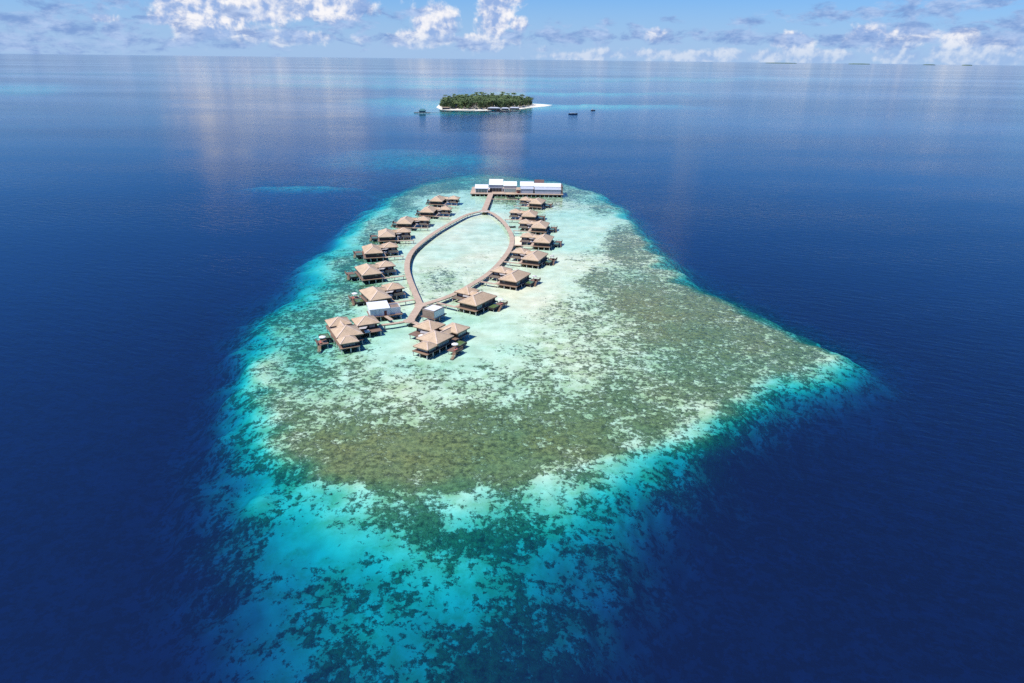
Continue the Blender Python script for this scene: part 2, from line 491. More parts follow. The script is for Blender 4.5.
def water_material():
    m, T, out = new_mat('sea_water')
    P = T.coords('Object')
    d = T.attr('depth')
    # light lost on its way through the water: red goes first, then green
    tr = T.xyz(*[T.math('EXPONENT', T.math('MULTIPLY', d, -k)) for k in (0.31, 0.058, 0.035)])
    sc_ = T.math('SUBTRACT', 1.0, T.math('EXPONENT', T.math('MULTIPLY', d, -0.085)))
    drift = T.noise(T.vec('MULTIPLY', P, (0.004, 0.0025, 0)), 1.0, 4, 0.6)
    deep = T.mix(T.step(drift, 0.3, 0.7), (0.0040, 0.0098, 0.037), (0.0046, 0.0125, 0.046))
    scat = T.vec('SCALE', deep, sc_)
    tb = T.node('ShaderNodeBsdfTransparent')
    T.set(tb.inputs[0], tr)
    db = T.node('ShaderNodeBsdfDiffuse')
    T.set(db.inputs[0], scat)
    add = T.node('ShaderNodeAddShader')
    T.l.new(tb.outputs[0], add.inputs[0])
    T.l.new(db.outputs[0], add.inputs[1])
    # wind waves running diagonally across the frame
    rot = T.node('ShaderNodeVectorRotate', rotation_type='Z_AXIS')
    T.set(rot.inputs['Vector'], P)
    rot.inputs['Angle'].default_value = math.radians(24)
    pr = rot.outputs[0]
    w1 = T.noise(T.vec('MULTIPLY', pr, (0.10, 0.32, 0)), 1.0, 3, 0.55, 0.3)
    w2 = T.noise(T.vec('MULTIPLY', pr, (0.45, 1.1, 0)), 1.0, 3, 0.6, 0.2)
    h = T.math('ADD', T.math('MULTIPLY', w1, 1.3), T.math('MULTIPLY', w2, 0.45))
    gust = T.noise(T.vec('MULTIPLY', P, (0.0022, 0.0055, 0)), 1.0, 4, 0.6)
    amp = T.step(gust, 0.30, 0.70, 0.35, 1.0)
    nor = T.bump(h, T.math('MULTIPLY', amp, 0.6), 0.34)
    fr = T.node('ShaderNodeFresnel')
    fr.inputs[0].default_value = 1.33
    T.set(fr.inputs['Normal'], nor)
    f = T.math('MULTIPLY', T.math('POWER', T.math('MINIMUM', fr.outputs[0], 0.96), 1.1), T.step(T.noise(T.vec('MULTIPLY', P, (0.0003, 0.0011, 0)), 1.0, 5, 0.6), 0.35, 0.65, 0.84, 1.03))
    gl = T.node('ShaderNodeBsdfGlossy')
    T.set(gl.inputs['Color'], (1, 1, 1))
    T.set(gl.inputs['Roughness'], 0.07)
    T.set(gl.inputs['Normal'], nor)
    mx = T.node('ShaderNodeMixShader')
    T.set(mx.inputs[0], f)
    T.l.new(add.outputs[0], mx.inputs[1])
    T.l.new(gl.outputs[0], mx.inputs[2])
    T.l.new(mx.outputs[0], out.inputs[0])
    return m


RR, AA = polar_grid()
GX, GY = RR * np.sin(AA), RR * np.cos(AA)
DEPTH, COV, BRN = reef_maps(GX, GY)
relief = COV * (0.35 * fbm(GX / 3.5, GY / 3.5, 201, 3) + 0.5 * fbm(GX / 12, GY / 12, 211, 3))
relief = np.where(RR < 900, relief, 0)
sheet('seabed', GX, GY, -np.maximum(DEPTH - relief, 0.25) * 0.33, {'cover': COV, 'brown': BRN}, seabed_material())
sheet('sea_water', GX, GY, np.zeros_like(GX), {'depth': DEPTH}, water_material())
#MAIN

# ------------------------------------------------------------------ materials of built things
def wood_mat(name, c1, c2, rough=0.75, scale=(0.6, 5, 5)):
    m, T, out = new_mat(name)
    P = T.coords('Object')
    n = T.noise(T.vec('MULTIPLY', P, scale), 1.0, 4, 0.65)
    n2 = T.noise(P, 0.35, 4, 0.6)
    col = T.mix(T.step(T.math('ADD', T.math('MULTIPLY', n, 0.6), T.math('MULTIPLY', n2, 0.4)), 0.32, 0.68), c1, c2)
    b = T.node('ShaderNodeBsdfPrincipled')
    T.set(b.inputs['Base Color'], col)
    T.set(b.inputs['Roughness'], rough)
    T.set(b.inputs['Normal'], T.bump(n, 0.3, 0.03))
    T.l.new(b.outputs[0], out.inputs[0])
    return m


def shingle_mat():
    m, T, out = new_mat('weathered_shingle')
    P = T.coords('Object')
    sep = T.node('ShaderNodeSeparateXYZ')
    T.set(sep.inputs[0], P)
    rows = T.math('FRACT', T.math('MULTIPLY', sep.outputs[2], 5.0))
    n1 = T.noise(P, 2.6, 4, 0.7)
    n2 = T.noise(P, 0.35, 4, 0.6)
    oi = T.node('ShaderNodeObjectInfo')
    col = T.mix(T.step(T.math('ADD', T.math('MULTIPLY', n1, 0.6), T.math('MULTIPLY', n2, 0.4)), 0.3, 0.7), (0.36, 0.245, 0.145), (0.63, 0.455, 0.295))
    col = T.mix(T.math('MULTIPLY', T.step(rows, 0.0, 0.25, 1.0, 0.0), 0.35), col, (0.24, 0.16, 0.115))
    col = T.mix(T.math('MULTIPLY', oi.outputs['Random'], 0.28), col, (0.58, 0.45, 0.32))
    b = T.node('ShaderNodeBsdfPrincipled')
    T.set(b.inputs['Base Color'], col)
    T.set(b.inputs['Roughness'], 0.9)
    T.set(b.inputs['Normal'], T.bump(T.math('ADD', rows, n1), 0.4, 0.06))
    T.l.new(b.outputs[0], out.inputs[0])
    return m


def plain_mat(name, c, rough=0.6, var=0.12, metallic=0.0, scale=1.2, streak=False):
    m, T, out = new_mat(name)
    P = T.coords('Object')
    n = T.noise(T.vec('MULTIPLY', P, (1, 1, 0.3 if streak else 1)), scale, 4, 0.6)
    col = T.mix(T.step(n, 0.3, 0.7), tuple(x * (1 - var) for x in c), tuple(min(1, x * (1 + var)) for x in c))
    b = T.node('ShaderNodeBsdfPrincipled')
    T.set(b.inputs['Base Color'], col)
    T.set(b.inputs['Roughness'], rough)
    T.set(b.inputs['Metallic'], metallic)
    T.l.new(b.outputs[0], out.inputs[0])
    return m


def ribbed_metal(name, c, pitch=0.5):
    m, T, out = new_mat(name)
    P = T.coords('Object')
    sep = T.node('ShaderNodeSeparateXYZ')
    T.set(sep.inputs[0], P)
    rib = T.step(T.math('FRACT', T.math('DIVIDE', sep.outputs[0], pitch)), 0.0, 0.2, 1, 0)
    n = T.noise(P, 0.6, 4, 0.65)
    col = T.mix(T.step(n, 0.3, 0.75), tuple(x * 0.86 for x in c), c)
    b = T.node('ShaderNodeBsdfPrincipled')
    T.set(b.inputs['Base Color'], col)
    T.set(b.inputs['Roughness'], 0.5)
    T.set(b.inputs['Normal'], T.bump(rib, 0.5, 0.04))
    T.l.new(b.outputs[0], out.inputs[0])
    return m


M = {
    'shingle': shingle_mat(),
    'cap': wood_mat('ridge_cap_shingle', (0.52, 0.38, 0.28), (0.74, 0.58, 0.46)),
    'fascia': wood_mat('dark_fascia', (0.10, 0.06, 0.04), (0.17, 0.11, 0.075)),
    'wall': wood_mat('dark_stained_timber', (0.016, 0.013, 0.012), (0.045, 0.036, 0.032), 0.7, (5, 5, 0.6)),
    'deck': wood_mat('warm_deck_boards', (0.14, 0.085, 0.06), (0.26, 0.16, 0.115)),
    'ledge': wood_mat('orange_deck_edge', (0.23, 0.14, 0.085), (0.37, 0.24, 0.15)),
    'jetty': wood_mat('sun_bleached_boards', (0.36, 0.255, 0.18), (0.54, 0.40, 0.29), 0.85, (4, 0.7, 4)),
    'beam': wood_mat('pier_beam', (0.08, 0.055, 0.04), (0.15, 0.105, 0.08)),
    'post': plain_mat('pale_concrete_post', (0.58, 0.55, 0.48), 0.8, 0.2),
    'glass': plain_mat('window_glass', (0.09, 0.13, 0.13), 0.08, 0.2),
    'curtain': plain_mat('pale_glass_door', (0.30, 0.36, 0.33), 0.15, 0.15),
    'frame': wood_mat('window_frame_timber', (0.14, 0.08, 0.05), (0.24, 0.14, 0.09)),
    'canvas': plain_mat('white_canvas', (0.78, 0.76, 0.73), 0.8, 0.04),
    'shade': plain_mat('grey_canvas', (0.42, 0.38, 0.35), 0.85, 0.1),
    'pool': plain_mat('pool_water', (0.11, 0.17, 0.06), 0.06, 0.2),
    'dark': plain_mat('dark_recess', (0.03, 0.026, 0.024), 0.7, 0.3),
    'white': plain_mat('white_painted_wall', (0.70, 0.69, 0.66), 0.6, 0.06, streak=True),
    'greywall': plain_mat('grey_cladding', (0.40, 0.42, 0.46), 0.6, 0.08, streak=True),
    'beige': plain_mat('beige_wall', (0.60, 0.50, 0.44), 0.7, 0.08, streak=True),
    'roofwhite': ribbed_metal('white_metal_roof', (0.80, 0.80, 0.80)),
    'roofgrey': ribbed_metal('grey_metal_roof', (0.50, 0.52, 0.56)),
    'screen': wood_mat('brown_slat_screen', (0.20, 0.14, 0.105), (0.31, 0.23, 0.175), 0.8, (0.3, 0.3, 7)),
    'reddoor': plain_mat('maroon_door', (0.13, 0.02, 0.025), 0.5, 0.1),
    'redroof': plain_mat('red_brown_roof', (0.13, 0.075, 0.065), 0.8, 0.15),
    'sandbox': plain_mat('pale_beach_sand', (0.74, 0.64, 0.45), 0.95, 0.08),
    'hull': plain_mat('dark_boat_hull', (0.035, 0.035, 0.05), 0.4, 0.2),
    'boatwhite': plain_mat('white_boat_paint', (0.75, 0.75, 0.74), 0.4, 0.05),
    'cushion': plain_mat('red_lounger_cushion', (0.42, 0.13, 0.10), 0.8, 0.1),
    'teal': plain_mat('teal_metal_roof', (0.05, 0.16, 0.17), 0.5, 0.15),
}


# ------------------------------------------------------------------ mesh builder
class MB:
    def __init__(self, mir=1):
        self.v, self.f, self.mir = [], [], mir

    def face(self, pts):
        i = len(self.v)
        self.v += [tuple(p) for p in pts]
        self.f.append(list(range(i, i + len(pts))))

    def solid(self, ring0, ring1):
        """closed prism between two rings with the same number of points (ring0 below, counter-clockwise)"""
        n = len(ring0)
        i = len(self.v)
        self.v += [tuple(p) for p in ring0] + [tuple(p) for p in ring1]
        self.f.append(list(range(i + n - 1, i - 1, -1)))
        self.f.append(list(range(i + n, i + 2 * n)))
        for k in range(n):
            j = (k + 1) % n
            self.f.append([i + k, i + j, i + n + j, i + n + k])
        return self

    def box(self, x0, x1, y0, y1, z0, z1):
        r = [(x0, y0), (x1, y0), (x1, y1), (x0, y1)]
        return self.solid([(x, y, z0) for x, y in r], [(x, y, z1) for x, y in r])

    def prism(self, poly, z0, z1):
        return self.solid([(x, y, z0) for x, y in poly], [(x, y, z1) for x, y in poly])

    def cyl(self, x, y, z0, z1, r, n=8, r1=None):
        r1 = r if r1 is None else r1
        c = [(math.cos(2 * math.pi * k / n), math.sin(2 * math.pi * k / n)) for k in range(n)]
        return self.solid([(x + r * a, y + r * b, z0) for a, b in c], [(x + r1 * a, y + r1 * b, z1) for a, b in c])

    def tube(self, p, q, w, h):
        """a flat bar from p to q, width w, thickness h"""
        p, q = Vector(p), Vector(q)
        d = (q - p)
        side = Vector((-d.y, d.x, 0))
        side = side.normalized() * w / 2 if side.length > 1e-6 else Vector((w / 2, 0, 0))
        up = side.cross(d).normalized() * (-h / 2)
        if up.z < 0:
            up = -up
        r0 = [p - side - up, p + side - up, p + side + up, p - side + up]
        r1 = [q - side - up, q + side - up, q + side + up, q - side + up]
        return self.solid(r0, r1)

    def hip(self, x0, x1, y0, y1, ze, zt, rx0, rx1, ry0, ry1, th=0.28):
        """hip roof: eave rectangle and top rectangle or ridge (a little wider than a line)"""
        e = 0.12
        low = [(x0, y0), (x1, y0), (x1, y1), (x0, y1)]
        top = [(rx0 - e, ry0 - e), (rx1 + e, ry0 - e), (rx1 + e, ry1 + e), (rx0 - e, ry1 + e)]
        mid = []
        for (a, b), (c, d) in zip(low, top):      # gentle sag half way down
            mid.append((a * .5 + c * .5, b * .5 + d * .5))
        zm = ze + (zt - ze) * 0.475
        i = len(self.v)
        rings = [[(a, b, ze - th) for a, b in low], [(a, b, ze) for a, b in low], [(a, b, zm) for a, b in mid], [(a, b, zt) for a, b in top]]
        for r in rings:
            self.v += r
        self.f.append([i + 3, i + 2, i + 1, i])
        for k in range(3):
            for j in range(4):
                jj = (j + 1) % 4
                self.f.append([i + 4 * k + j, i + 4 * k + jj, i + 4 * k + 4 + jj, i + 4 * k + 4 + j])
        self.f.append([i + 12, i + 13, i + 14, i + 15])
        return self

    def build(self, name, mat, parent=None, smooth=False):
        me = bpy.data.meshes.new(name)
        v = [(x * self.mir, y, z) for x, y, z in self.v]
        f = [list(reversed(q)) for q in self.f] if self.mir < 0 else self.f
        me.from_pydata(v, [], f)
        mats = mat if isinstance(mat, list) else [mat]
        for mm in mats:
            me.materials.append(mm)
        if smooth:
            me.polygons.foreach_set('use_smooth', [True] * len(me.polygons))
        me.update()
        o = bpy.data.objects.new(name, me)
        COL.objects.link(o)
        if parent is not None:
            o.parent = parent
        return o


def thing(name, label, cat, loc=(0, 0, 0), rot=0.0, group=None):
    o = bpy.data.objects.new(name, None)
    o.empty_display_size = 1.0
    COL.objects.link(o)
    o.location = loc
    o.rotation_euler = (0, 0, rot)
    o['label'] = label
    o['category'] = cat
    if group:
        o['group'] = group
    return o


def tag(o, label, cat, group=None):
    o['label'] = label
    o['category'] = cat
    if group:
        o['group'] = group
    return o


def copy_tree(o, parent=None):
    c = o.copy()
    COL.objects.link(c)
    if parent is not None:
        c.parent = parent
    for ch in list(o.children):
        copy_tree(ch, c)
    return c


# ------------------------------------------------------------------ water villas
FLOOR, EAVE = 1.9, 4.3


def roof(root, mir, x0, x1, y0, y1, zt, ridge=None, ze=EAVE):
    cx, cy = (x0 + x1) / 2, (y0 + y1) / 2
    if ridge is None:
        rx0 = rx1 = cx
        ry0 = ry1 = cy
    else:
        rx0, rx1, ry0, ry1 = ridge
    r = MB(mir).hip(x0, x1, y0, y1, ze, zt, rx0, rx1, ry0, ry1).build('roof', M['shingle'], root)
    cap = MB(mir)
    zm = ze + (zt - ze) * 0.475
    for (a, b), (c, d) in zip([(x0, y0), (x1, y0), (x1, y1), (x0, y1)], [(rx0, ry0), (rx1, ry0), (rx1, ry1), (rx0, ry1)]):
        mx, my = (a + c) / 2, (b + d) / 2
        cap.tube((a, b, ze + .03), (mx, my, zm + .06), 0.42, 0.10)
        cap.tube((mx, my, zm + .06), (c, d, zt + .06), 0.42, 0.10)
    if ridge is not None:
        cap.tube((rx0, ry0, zt + .07), (rx1, ry1, zt + .07), 0.5, 0.12)
    cap.build('ridge_cap', M['cap'], r)
    f = MB(mir)
    f.box(x0 + .05, x1 - .05, y0 + .05, y0 + .12, ze - .52, ze - .28)
    f.box(x0 + .05, x1 - .05, y1 - .12, y1 - .05, ze - .52, ze - .28)
    f.box(x0 + .05, x0 + .12, y0 + .12, y1 - .12, ze - .52, ze - .28)
    f.box(x1 - .12, x1 - .05, y0 + .12, y1 - .12, ze - .52, ze - .28)
    f.build('fascia', M['fascia'], r)
    return r


def walls(root, mir, x0, x1, y0, y1, z1=EAVE + .15):
    return MB(mir).box(x0, x1, y0, y1, FLOOR, z1).build('wall', M['wall'], root)


def window(root, mir, side, a0, a1, z0, z1, plane, mat='glass'):
    """window or glass door on a wall plane; side 'y-' faces the viewer, 'x+' faces outward, 'x-' inward"""
    t, g = 0.09, 0.05
    fm, gm = MB(mir), MB(mir)

    def bar(m, s0, s1, q0, q1, d0, d1):
        if side == 'y-':
            m.box(s0, s1, plane - d1, plane - d0, q0, q1)
        elif side == 'x+':
            m.box(plane + d0, plane + d1, s0, s1, q0, q1)
        else:
            m.box(plane - d1, plane - d0, s0, s1, q0, q1)
    bar(fm, a0, a1, z0, z0 + t, .003, g + .03)
    bar(fm, a0, a1, z1 - t, z1, .003, g + .03)
    k = max(1, round((a1 - a0) / 1.3))
    for i in range(k + 1):
        s = a0 + (a1 - a0 - t) * i / k
        bar(fm, s, s + t, z0 + t, z1 - t, .003, g + .03)
    bar(gm, a0 + t, a1 - t, z0 + t, z1 - t, .006, g)
    w = fm.build('window', M['frame'], root)
    gm.build('pane', M[mat], w)
    return w


def posts(root, mir, pts, z1, r=0.20, z0=-1.6):
    for (x, y) in pts:
        MB(mir).cyl(x, y, z0, z1, r, 8).build('post', M['post'], root)


def slab(root, mir, name, rects, z1, th, mat):
    m = MB(mir)
    for i, (x0, x1, y0, y1) in enumerate(rects):
        dz = 0.004 * i
        m.box(x0, x1, y0, y1, z1 - th - dz, z1 - dz)
    return m.build(name, M[mat], root)


def sun_terrace(root, mir, px, py, sx, sy, stairs_to):
    """plunge pool and sun deck on the outward side"""
    pool = MB(mir)
    x0, x1, y0, y1 = px - 1.9, px + 1.9, py - 2.6, py + 2.6
    w = .22
    pool.box(x0, x1, y0, y0 + w, 0.9, 1.75)
    pool.box(x0, x1, y1 - w, y1, 0.9, 1.75)
    pool.box(x0, x0 + w, y0 + w, y1 - w, 0.9, 1.75)
    pool.box(x1 - w, x1, y0 + w, y1 - w, 0.9, 1.75)
    pool.box(x0 + w, x1 - w, y0 + w, y1 - w, 0.9, 1.15)
    p = pool.build('plunge_pool', M['wall'], root)
    MB(mir).box(x0 + w + .004, x1 - w - .004, y0 + w + .004, y1 - w - .004, 1.2, 1.66).build('pool_water', M['pool'], p)
    slab(root, mir, 'sun_deck', [(sx - 2.1, sx + 2.1, sy - 2.4, sy + 2.4)], 1.5, 0.25, 'deck')
    rl = MB(mir)
    for (a, b) in ((sx + 2.02, sy + 2.3), (sx + 2.02, sy), (sx + 2.02, sy - 2.3), (sx - 2.0, sy + 2.3), (sx, sy + 2.3)):
        rl.box(a - .06, a + .06, b - .06, b + .06, 1.5, 2.4)
    rl.box(sx + 1.97, sx + 2.07, sy - 2.36, sy + 2.24, 2.4, 2.48)
    rl.box(sx - 2.06, sx + 2.07, sy + 2.25, sy + 2.36, 2.4, 2.48)
    rl.box(sx + 1.99, sx + 2.05, sy - 2.2, sy + 2.2, 1.6, 2.3)
    rl.build('railing', M['frame'], root)
    posts(root, mir, [(x0 + .4, y0 + .4), (x1 - .4, y0 + .4), (x1 - .4, y1 - .4), (sx - 1.7, sy - 2.0), (sx + 1.7, sy - 2.0), (sx + 1.7, sy + 2.0)], 0.9 if False else 1.2, 0.16)
    st = MB(mir)
    (ax, ay), (bx, by) = stairs_to
    n = 7
    for i in range(n):
        t0, t1 = i / n, (i + 1.05) / n
        z = 1.45 - 1.75 * (i + .5) / n
        st.tube((ax + (bx - ax) * t0, ay + (by - ay) * t0, z), (ax + (bx - ax) * t1, ay + (by - ay) * t1, z), 1.3, 0.08)
    st.tube((ax, ay, 1.3), (bx, by, -.5), 0.25, 0.25)
    st.build('stairs', M['ledge'], root)


def make_villa(mir, label):
    root = thing('water_villa', label, 'villa', group='thatched villas along the jetty')
    # main pavilion, entrance pavilion
    roof(root, mir, 6.4, 16.6, -15.8, 0.9, 6.8, (11.5, 11.5, -11.2, -3.9))
    roof(root, mir, -3.7, 5.0, -5.1, 3.5, 6.3)
    roof(root, mir, 4.2, 8.4, -4.4, -0.2, 5.3, (4.9, 8.0, -2.3, -2.3), 4.12)
    walls(root, mir, 7.0, 15.9, -15.2, 0.2)
    walls(root, mir, -2.8, 4.1, -4.1, 2.6)
    walls(root, mir, 4.1, 7.3, -3.7, -0.9, 4.0)
    slab(root, mir, 'deck', [(6.2, 16.9, -15.9, 1.0), (-3.4, 6.2, -7.4, 3.2)], FLOOR, 0.22, 'deck')
    slab(root, mir, 'ledge', [(5.6, 16.95, -16.7, -15.9)], FLOOR + .02, 0.26, 'ledge')
    slab(root, mir, 'walkway', [(-5.0, 5.6, -17.1, -15.5), (4.6, 6.2, -15.5, -7.4)], 1.82, 0.2, 'jetty')
    MB(mir).box(-2.4, 2.6, -7.3, -7.15, 1.9, 3.0).build('screen', M['screen'], root)
    window(root, mir, 'y-', -1.9, 0.4, 2.5, 3.7, -4.1, 'curtain')
    window(root, mir, 'y-', 1.6, 3.2, 2.0, 3.8, -4.1)
    window(root, mir, 'y-', 8.6, 10.0, 2.9, 3.6, -15.2)
    window(root, mir, 'x+', -14.4, -10.4, 1.95, 3.7, 15.9, 'curtain')
    window(root, mir, 'x+', -8.4, -2.0, 1.95, 3.7, 15.9)
    window(root, mir, 'x-', -3.2, 1.2, 2.3, 3.7, -2.8)
    window(root, mir, 'x-', -13.6, -10.2, 2.2, 3.7, 7.0, 'curtain')
    # canvas awning over the daybed between the two pavilions
    s = MB(mir)
    s.tube((2.8, -7.0, 4.0), (5.6, -5.0, 3.5), 2.6, 0.08)
    s.build('awning', M['shade'], root)
    MB(mir).box(3.2, 5.0, -6.9, -5.2, 1.9, 2.4).build('daybed', M['canvas'], root)
    sun_terrace(root, mir, 18.85, -5.6, 19.6, -0.4, ((20.9, -2.8), (21.9, -6.6)))
    posts(root, mir, [(x, -16.2) for x in (6.6, 10.0, 13.4, 16.6)] + [(x, -10.5) for x in (6.6, 16.8)] + [(16.8, -4), (16.8, 0.8), (11.5, 0.8)]
          + [(-3.1, -7.0), (1.2, -7.0), (-3.1, -3), (-3.1, 3.0), (1.5, 3.0), (-4.4, -16.3), (0.2, -16.3)], FLOOR - .2)
    br = MB(mir)
    for y in (-16.2, -10.5, -4.2):
        br.box(6.4, 17.0, y - .14, y + .14, 1.38, 1.66)
    br.build('beam', M['beam'], root)
    return root


def make_big_villa(mir, label):
    root = thing('water_villa', label, 'villa')
    roof(root, mir, -4.8, 4.8, -5.4, 3.8, 6.4)
    roof(root, mir, 4.7, 15.3, -14.6, -4.2, 6.9)
    roof(root, mir, 5.8, 15.0, -1.6, 6.9, 6.4)
    roof(root, mir, 8.0, 12.2, -8.0, 2.2, 5.3, (10.1, 10.1, -7.6, 1.8), 4.05)
    roof(root, mir, 7.9, 15.3, -20.2, -13.7, 5.2, (10.6, 12.6, -17.3, -16.2), 3.75)
    walls(root, mir, -3.8, 3.8, -4.4, 2.8)
    walls(root, mir, 5.7, 14.3, -13.6, -5.0)
    walls(root, mir, 6.8, 14.0, -0.7, 6.0)
    walls(root, mir, 8.4, 11.8, -5.0, -0.7, 3.95)
    walls(root, mir, 8.9, 14.3, -18.9, -13.6, 3.9)
    slab(root, mir, 'deck', [(4.9, 15.3, -14.9, -3.6), (7.8, 15.3, -20.0, -14.7), (-4.6, 5.4, -8.6, 3.6), (5.4, 15.0, -3.6, 6.9)], FLOOR, 0.22, 'deck')
    slab(root, mir, 'ledge', [(7.8, 15.35, -20.7, -20.0)], FLOOR + .02, 0.26, 'ledge')
    window(root, mir, 'y-', 9.1, 14.1, 2.0, 3.4, -18.9, 'curtain')
    window(root, mir, 'x+', -18.4, -14.4, 2.0, 3.4, 14.3, 'curtain')
    window(root, mir, 'x+', -12.8, -6.2, 2.0, 3.8, 14.3, 'curtain')
    window(root, mir, 'x+', 0.2, 5.4, 2.0, 3.8, 14.0, 'curtain')
    window(root, mir, 'x-', -18.4, -14.4, 2.0, 3.4, 8.9, 'curtain')
    window(root, mir, 'y-', -2.9, -0.4, 2.4, 3.7, -4.4, 'curtain')
    window(root, mir, 'y-', 0.8, 3.0, 2.0, 3.8, -4.4)
    window(root, mir, 'x-', -12.6, -9.2, 2.3, 3.7, 5.7)
    s = MB(mir)
    s.tube((1.6, -8.3, 4.2), (4.4, -6.5, 3.6), 2.4, 0.08)
    s.build('awning', M['shade'], root)
    MB(mir).box(0.4, 2.4, -8.3, -6.5, 1.9, 2.4).build('daybed', M['canvas'], root)
    sun_terrace(root, mir, 17.8, -4.2, 20.0, -9.6, ((21.4, -11.6), (22.6, -15.4)))
    posts(root, mir, [(x, -20.3) for x in (8.1, 11.4, 14.9)] + [(15.1, y) for y in (-17, -13, -9, -4.4)] + [(8.0, -17), (5.2, -14), (5.2, -9)]
          + [(-4.1, -8.2), (0.5, -8.2), (-4.1, -4), (-4.1, 3.1), (0.5, 3.1), (14.6, -0.5), (14.6, 6.4), (10, 6.4)], FLOOR - .2, 0.21)
    br = MB(mir)
    for y in (-20.2, -13, -4.4):
        br.box(8.0 if y < -20 else 5.2, 15.4, y - .14, y + .14, 1.38, 1.66)
    br.build('beam', M['beam'], root)
    return root


RIGHT = [((525.3, 196.4), -15), ((515.2, 208.5), -8), ((525.2, 218.8), -11), ((527.5, 232), -12), ((520.2, 247.3), -21), ((501.1, 265.6), -26), ((466.7, 286), -32)]
LEFT = [((454.8, 195.4), -8), ((446.6, 205.6), -6), ((424.6, 215.9), -2), ((404.6, 227.2), 11), ((390.7, 241.7), 17), ((386.1, 260.2), 25), ((393.4, 281.9), 29)]
RLAB = ['villa at the far end of the right row, beside the long white pier buildings', 'second farthest villa of the right row, level with the jetty hub',
        'third villa from the far end of the right row, by the moored dinghy', 'villa on the right row beside the pale sand platform',
        'third nearest villa of the right row, in front of the pale sand platform',
        'second nearest villa of the right row, below the bend of the boardwalk', 'nearest villa of the right row, behind the pale box hut and the largest villa']
LLAB = ['farthest villa of the left row, nearest to the white pier buildings', 'second villa from the far end of the left row',
        'third villa from the far end of the left row', 'middle villa of the left row, three villas on either side', 'third villa from the near end of the left row',
        'second villa behind the white service hut on the left row', 'villa right behind the white service hut on the left row']


def place(o, px, rot):
    x, y = ground(px[0], px[1], 6.3)
    o.location = (x, y, 0)
    o.rotation_euler = (0, 0, math.radians(rot))


proto_r = make_villa(1, RLAB[0])
proto_l = make_villa(-1, LLAB[0])
for i, (px, rot) in enumerate(RIGHT):
    o = proto_r if i == 0 else copy_tree(proto_r)
    place(o, px, rot)
    o['label'] = 'thatched ' + RLAB[i]
for i, (px, rot) in enumerate(LEFT):
    o = proto_l if i == 0 else copy_tree(proto_l)
    place(o, px, rot)
    o['label'] = 'thatched ' + LLAB[i]
vr = make_big_villa(1, 'largest thatched villa in front, with a stepped low roof, below the pale box hut')
place(vr, (430.4, 320), -33)
vl = make_big_villa(-1, 'thatched villa of four roofs at the left front, reached by its own long footbridge')
place(vl, (364.6, 315.5), 27)


# parasols and loungers on some sun decks
def local(o, x, y, z):
    c, s = math.cos(o.rotation_euler.z), math.sin(o.rotation_euler.z)
    return (o.location.x + c * x - s * y, o.location.y + s * x + c * y, z)


def parasol(loc, label):
    t = thing('parasol', label, 'parasol', loc, 0.4, 'white parasols on the sun decks')
    c = MB()
    n = 8
    ring = [(1.35 * math.cos(2 * math.pi * k / n), 1.35 * math.sin(2 * math.pi * k / n)) for k in range(n)]
    for k in range(n):
        a, b = ring[k], ring[(k + 1) % n]
        c.face([(a[0], a[1], 2.05), (b[0], b[1], 2.05), (0, 0, 2.6)])
        c.face([(b[0], b[1], 2.05), (a[0], a[1], 2.05), (a[0], a[1], 1.9)])
        c.face([(a[0], a[1], 1.9), (b[0], b[1], 1.9), (b[0], b[1], 2.05)])
    c.build('canopy', M['canvas'], t)
    MB().cyl(0, 0, 0, 2.55, 0.04, 6).build('pole', M['frame'], t)
    MB().cyl(0, 0, 0, 0.1, 0.3, 8).build('base', M['post'], t)
    return t


def lounger(loc, rot, label):
    t = thing('sun_lounger', label, 'lounger', loc, rot, 'loungers on the sun decks')
    m = MB().box(-.35, .35, -1.0, 0.5, 0.28, 0.40)
    m.solid([(-.35, .5, .28), (.35, .5, .28), (.35, 1.0, .62), (-.35, 1.0, .62)], [(-.35, .5, .40), (.35, .5, .40), (.35, .95, .74), (-.35, .95, .74)])
    m.build('mattress', M['cushion'], t)
    f = MB().box(-.36, .36, -1.02, 0.5, 0.2, 0.277)
    f.build('frame', M['frame'], t)
    for x in (-.3, .3):
        for y in (-.9, .4):
            MB().box(x - .03, x + .03, y - .03, y + .03, 0, .2).build('leg', M['frame'], t)
    return t


villas = {('R', i): o for i, o in enumerate([x for x in COL.objects if x.name.startswith('water_villa') and x.parent is None])}
all_v = [x for x in COL.objects if x.name.startswith('water_villa') and x.parent is None]
terrace = [(vr, 1, 19.6, -9.2, 'on the terrace of the largest front villa'), (vl, -1, 19.6, -9.2, 'on the terrace of the left front villa')]
for o in all_v:
    lab = o['label']
    if 'nearest villa of the right row' in lab:
        terrace.append((o, 1, 19.2, -0.4, 'on the deck of the nearest right row villa'))
    if 'below the bend' in lab:
        terrace.append((o, 1, 19.2, -0.4, 'on the deck of the second nearest right row villa'))
    if 'in front of the pale sand' in lab:
        terrace.append((o, 1, 19.2, -0.4, 'on the deck of the third nearest right row villa'))
    if 'right behind the white service hut' in lab:
        terrace.append((o, -1, 19.2, -0.4, 'on the deck of the villa behind the service hut'))
for (o, s, x, y, where) in terrace:
    parasol(local(o, s * x, y, 1.5), 'white parasol ' + where)
    lounger(local(o, s * (x + 1.1), y - 1.0, 1.5), o.rotation_euler.z, 'red cushioned sun lounger ' + where)


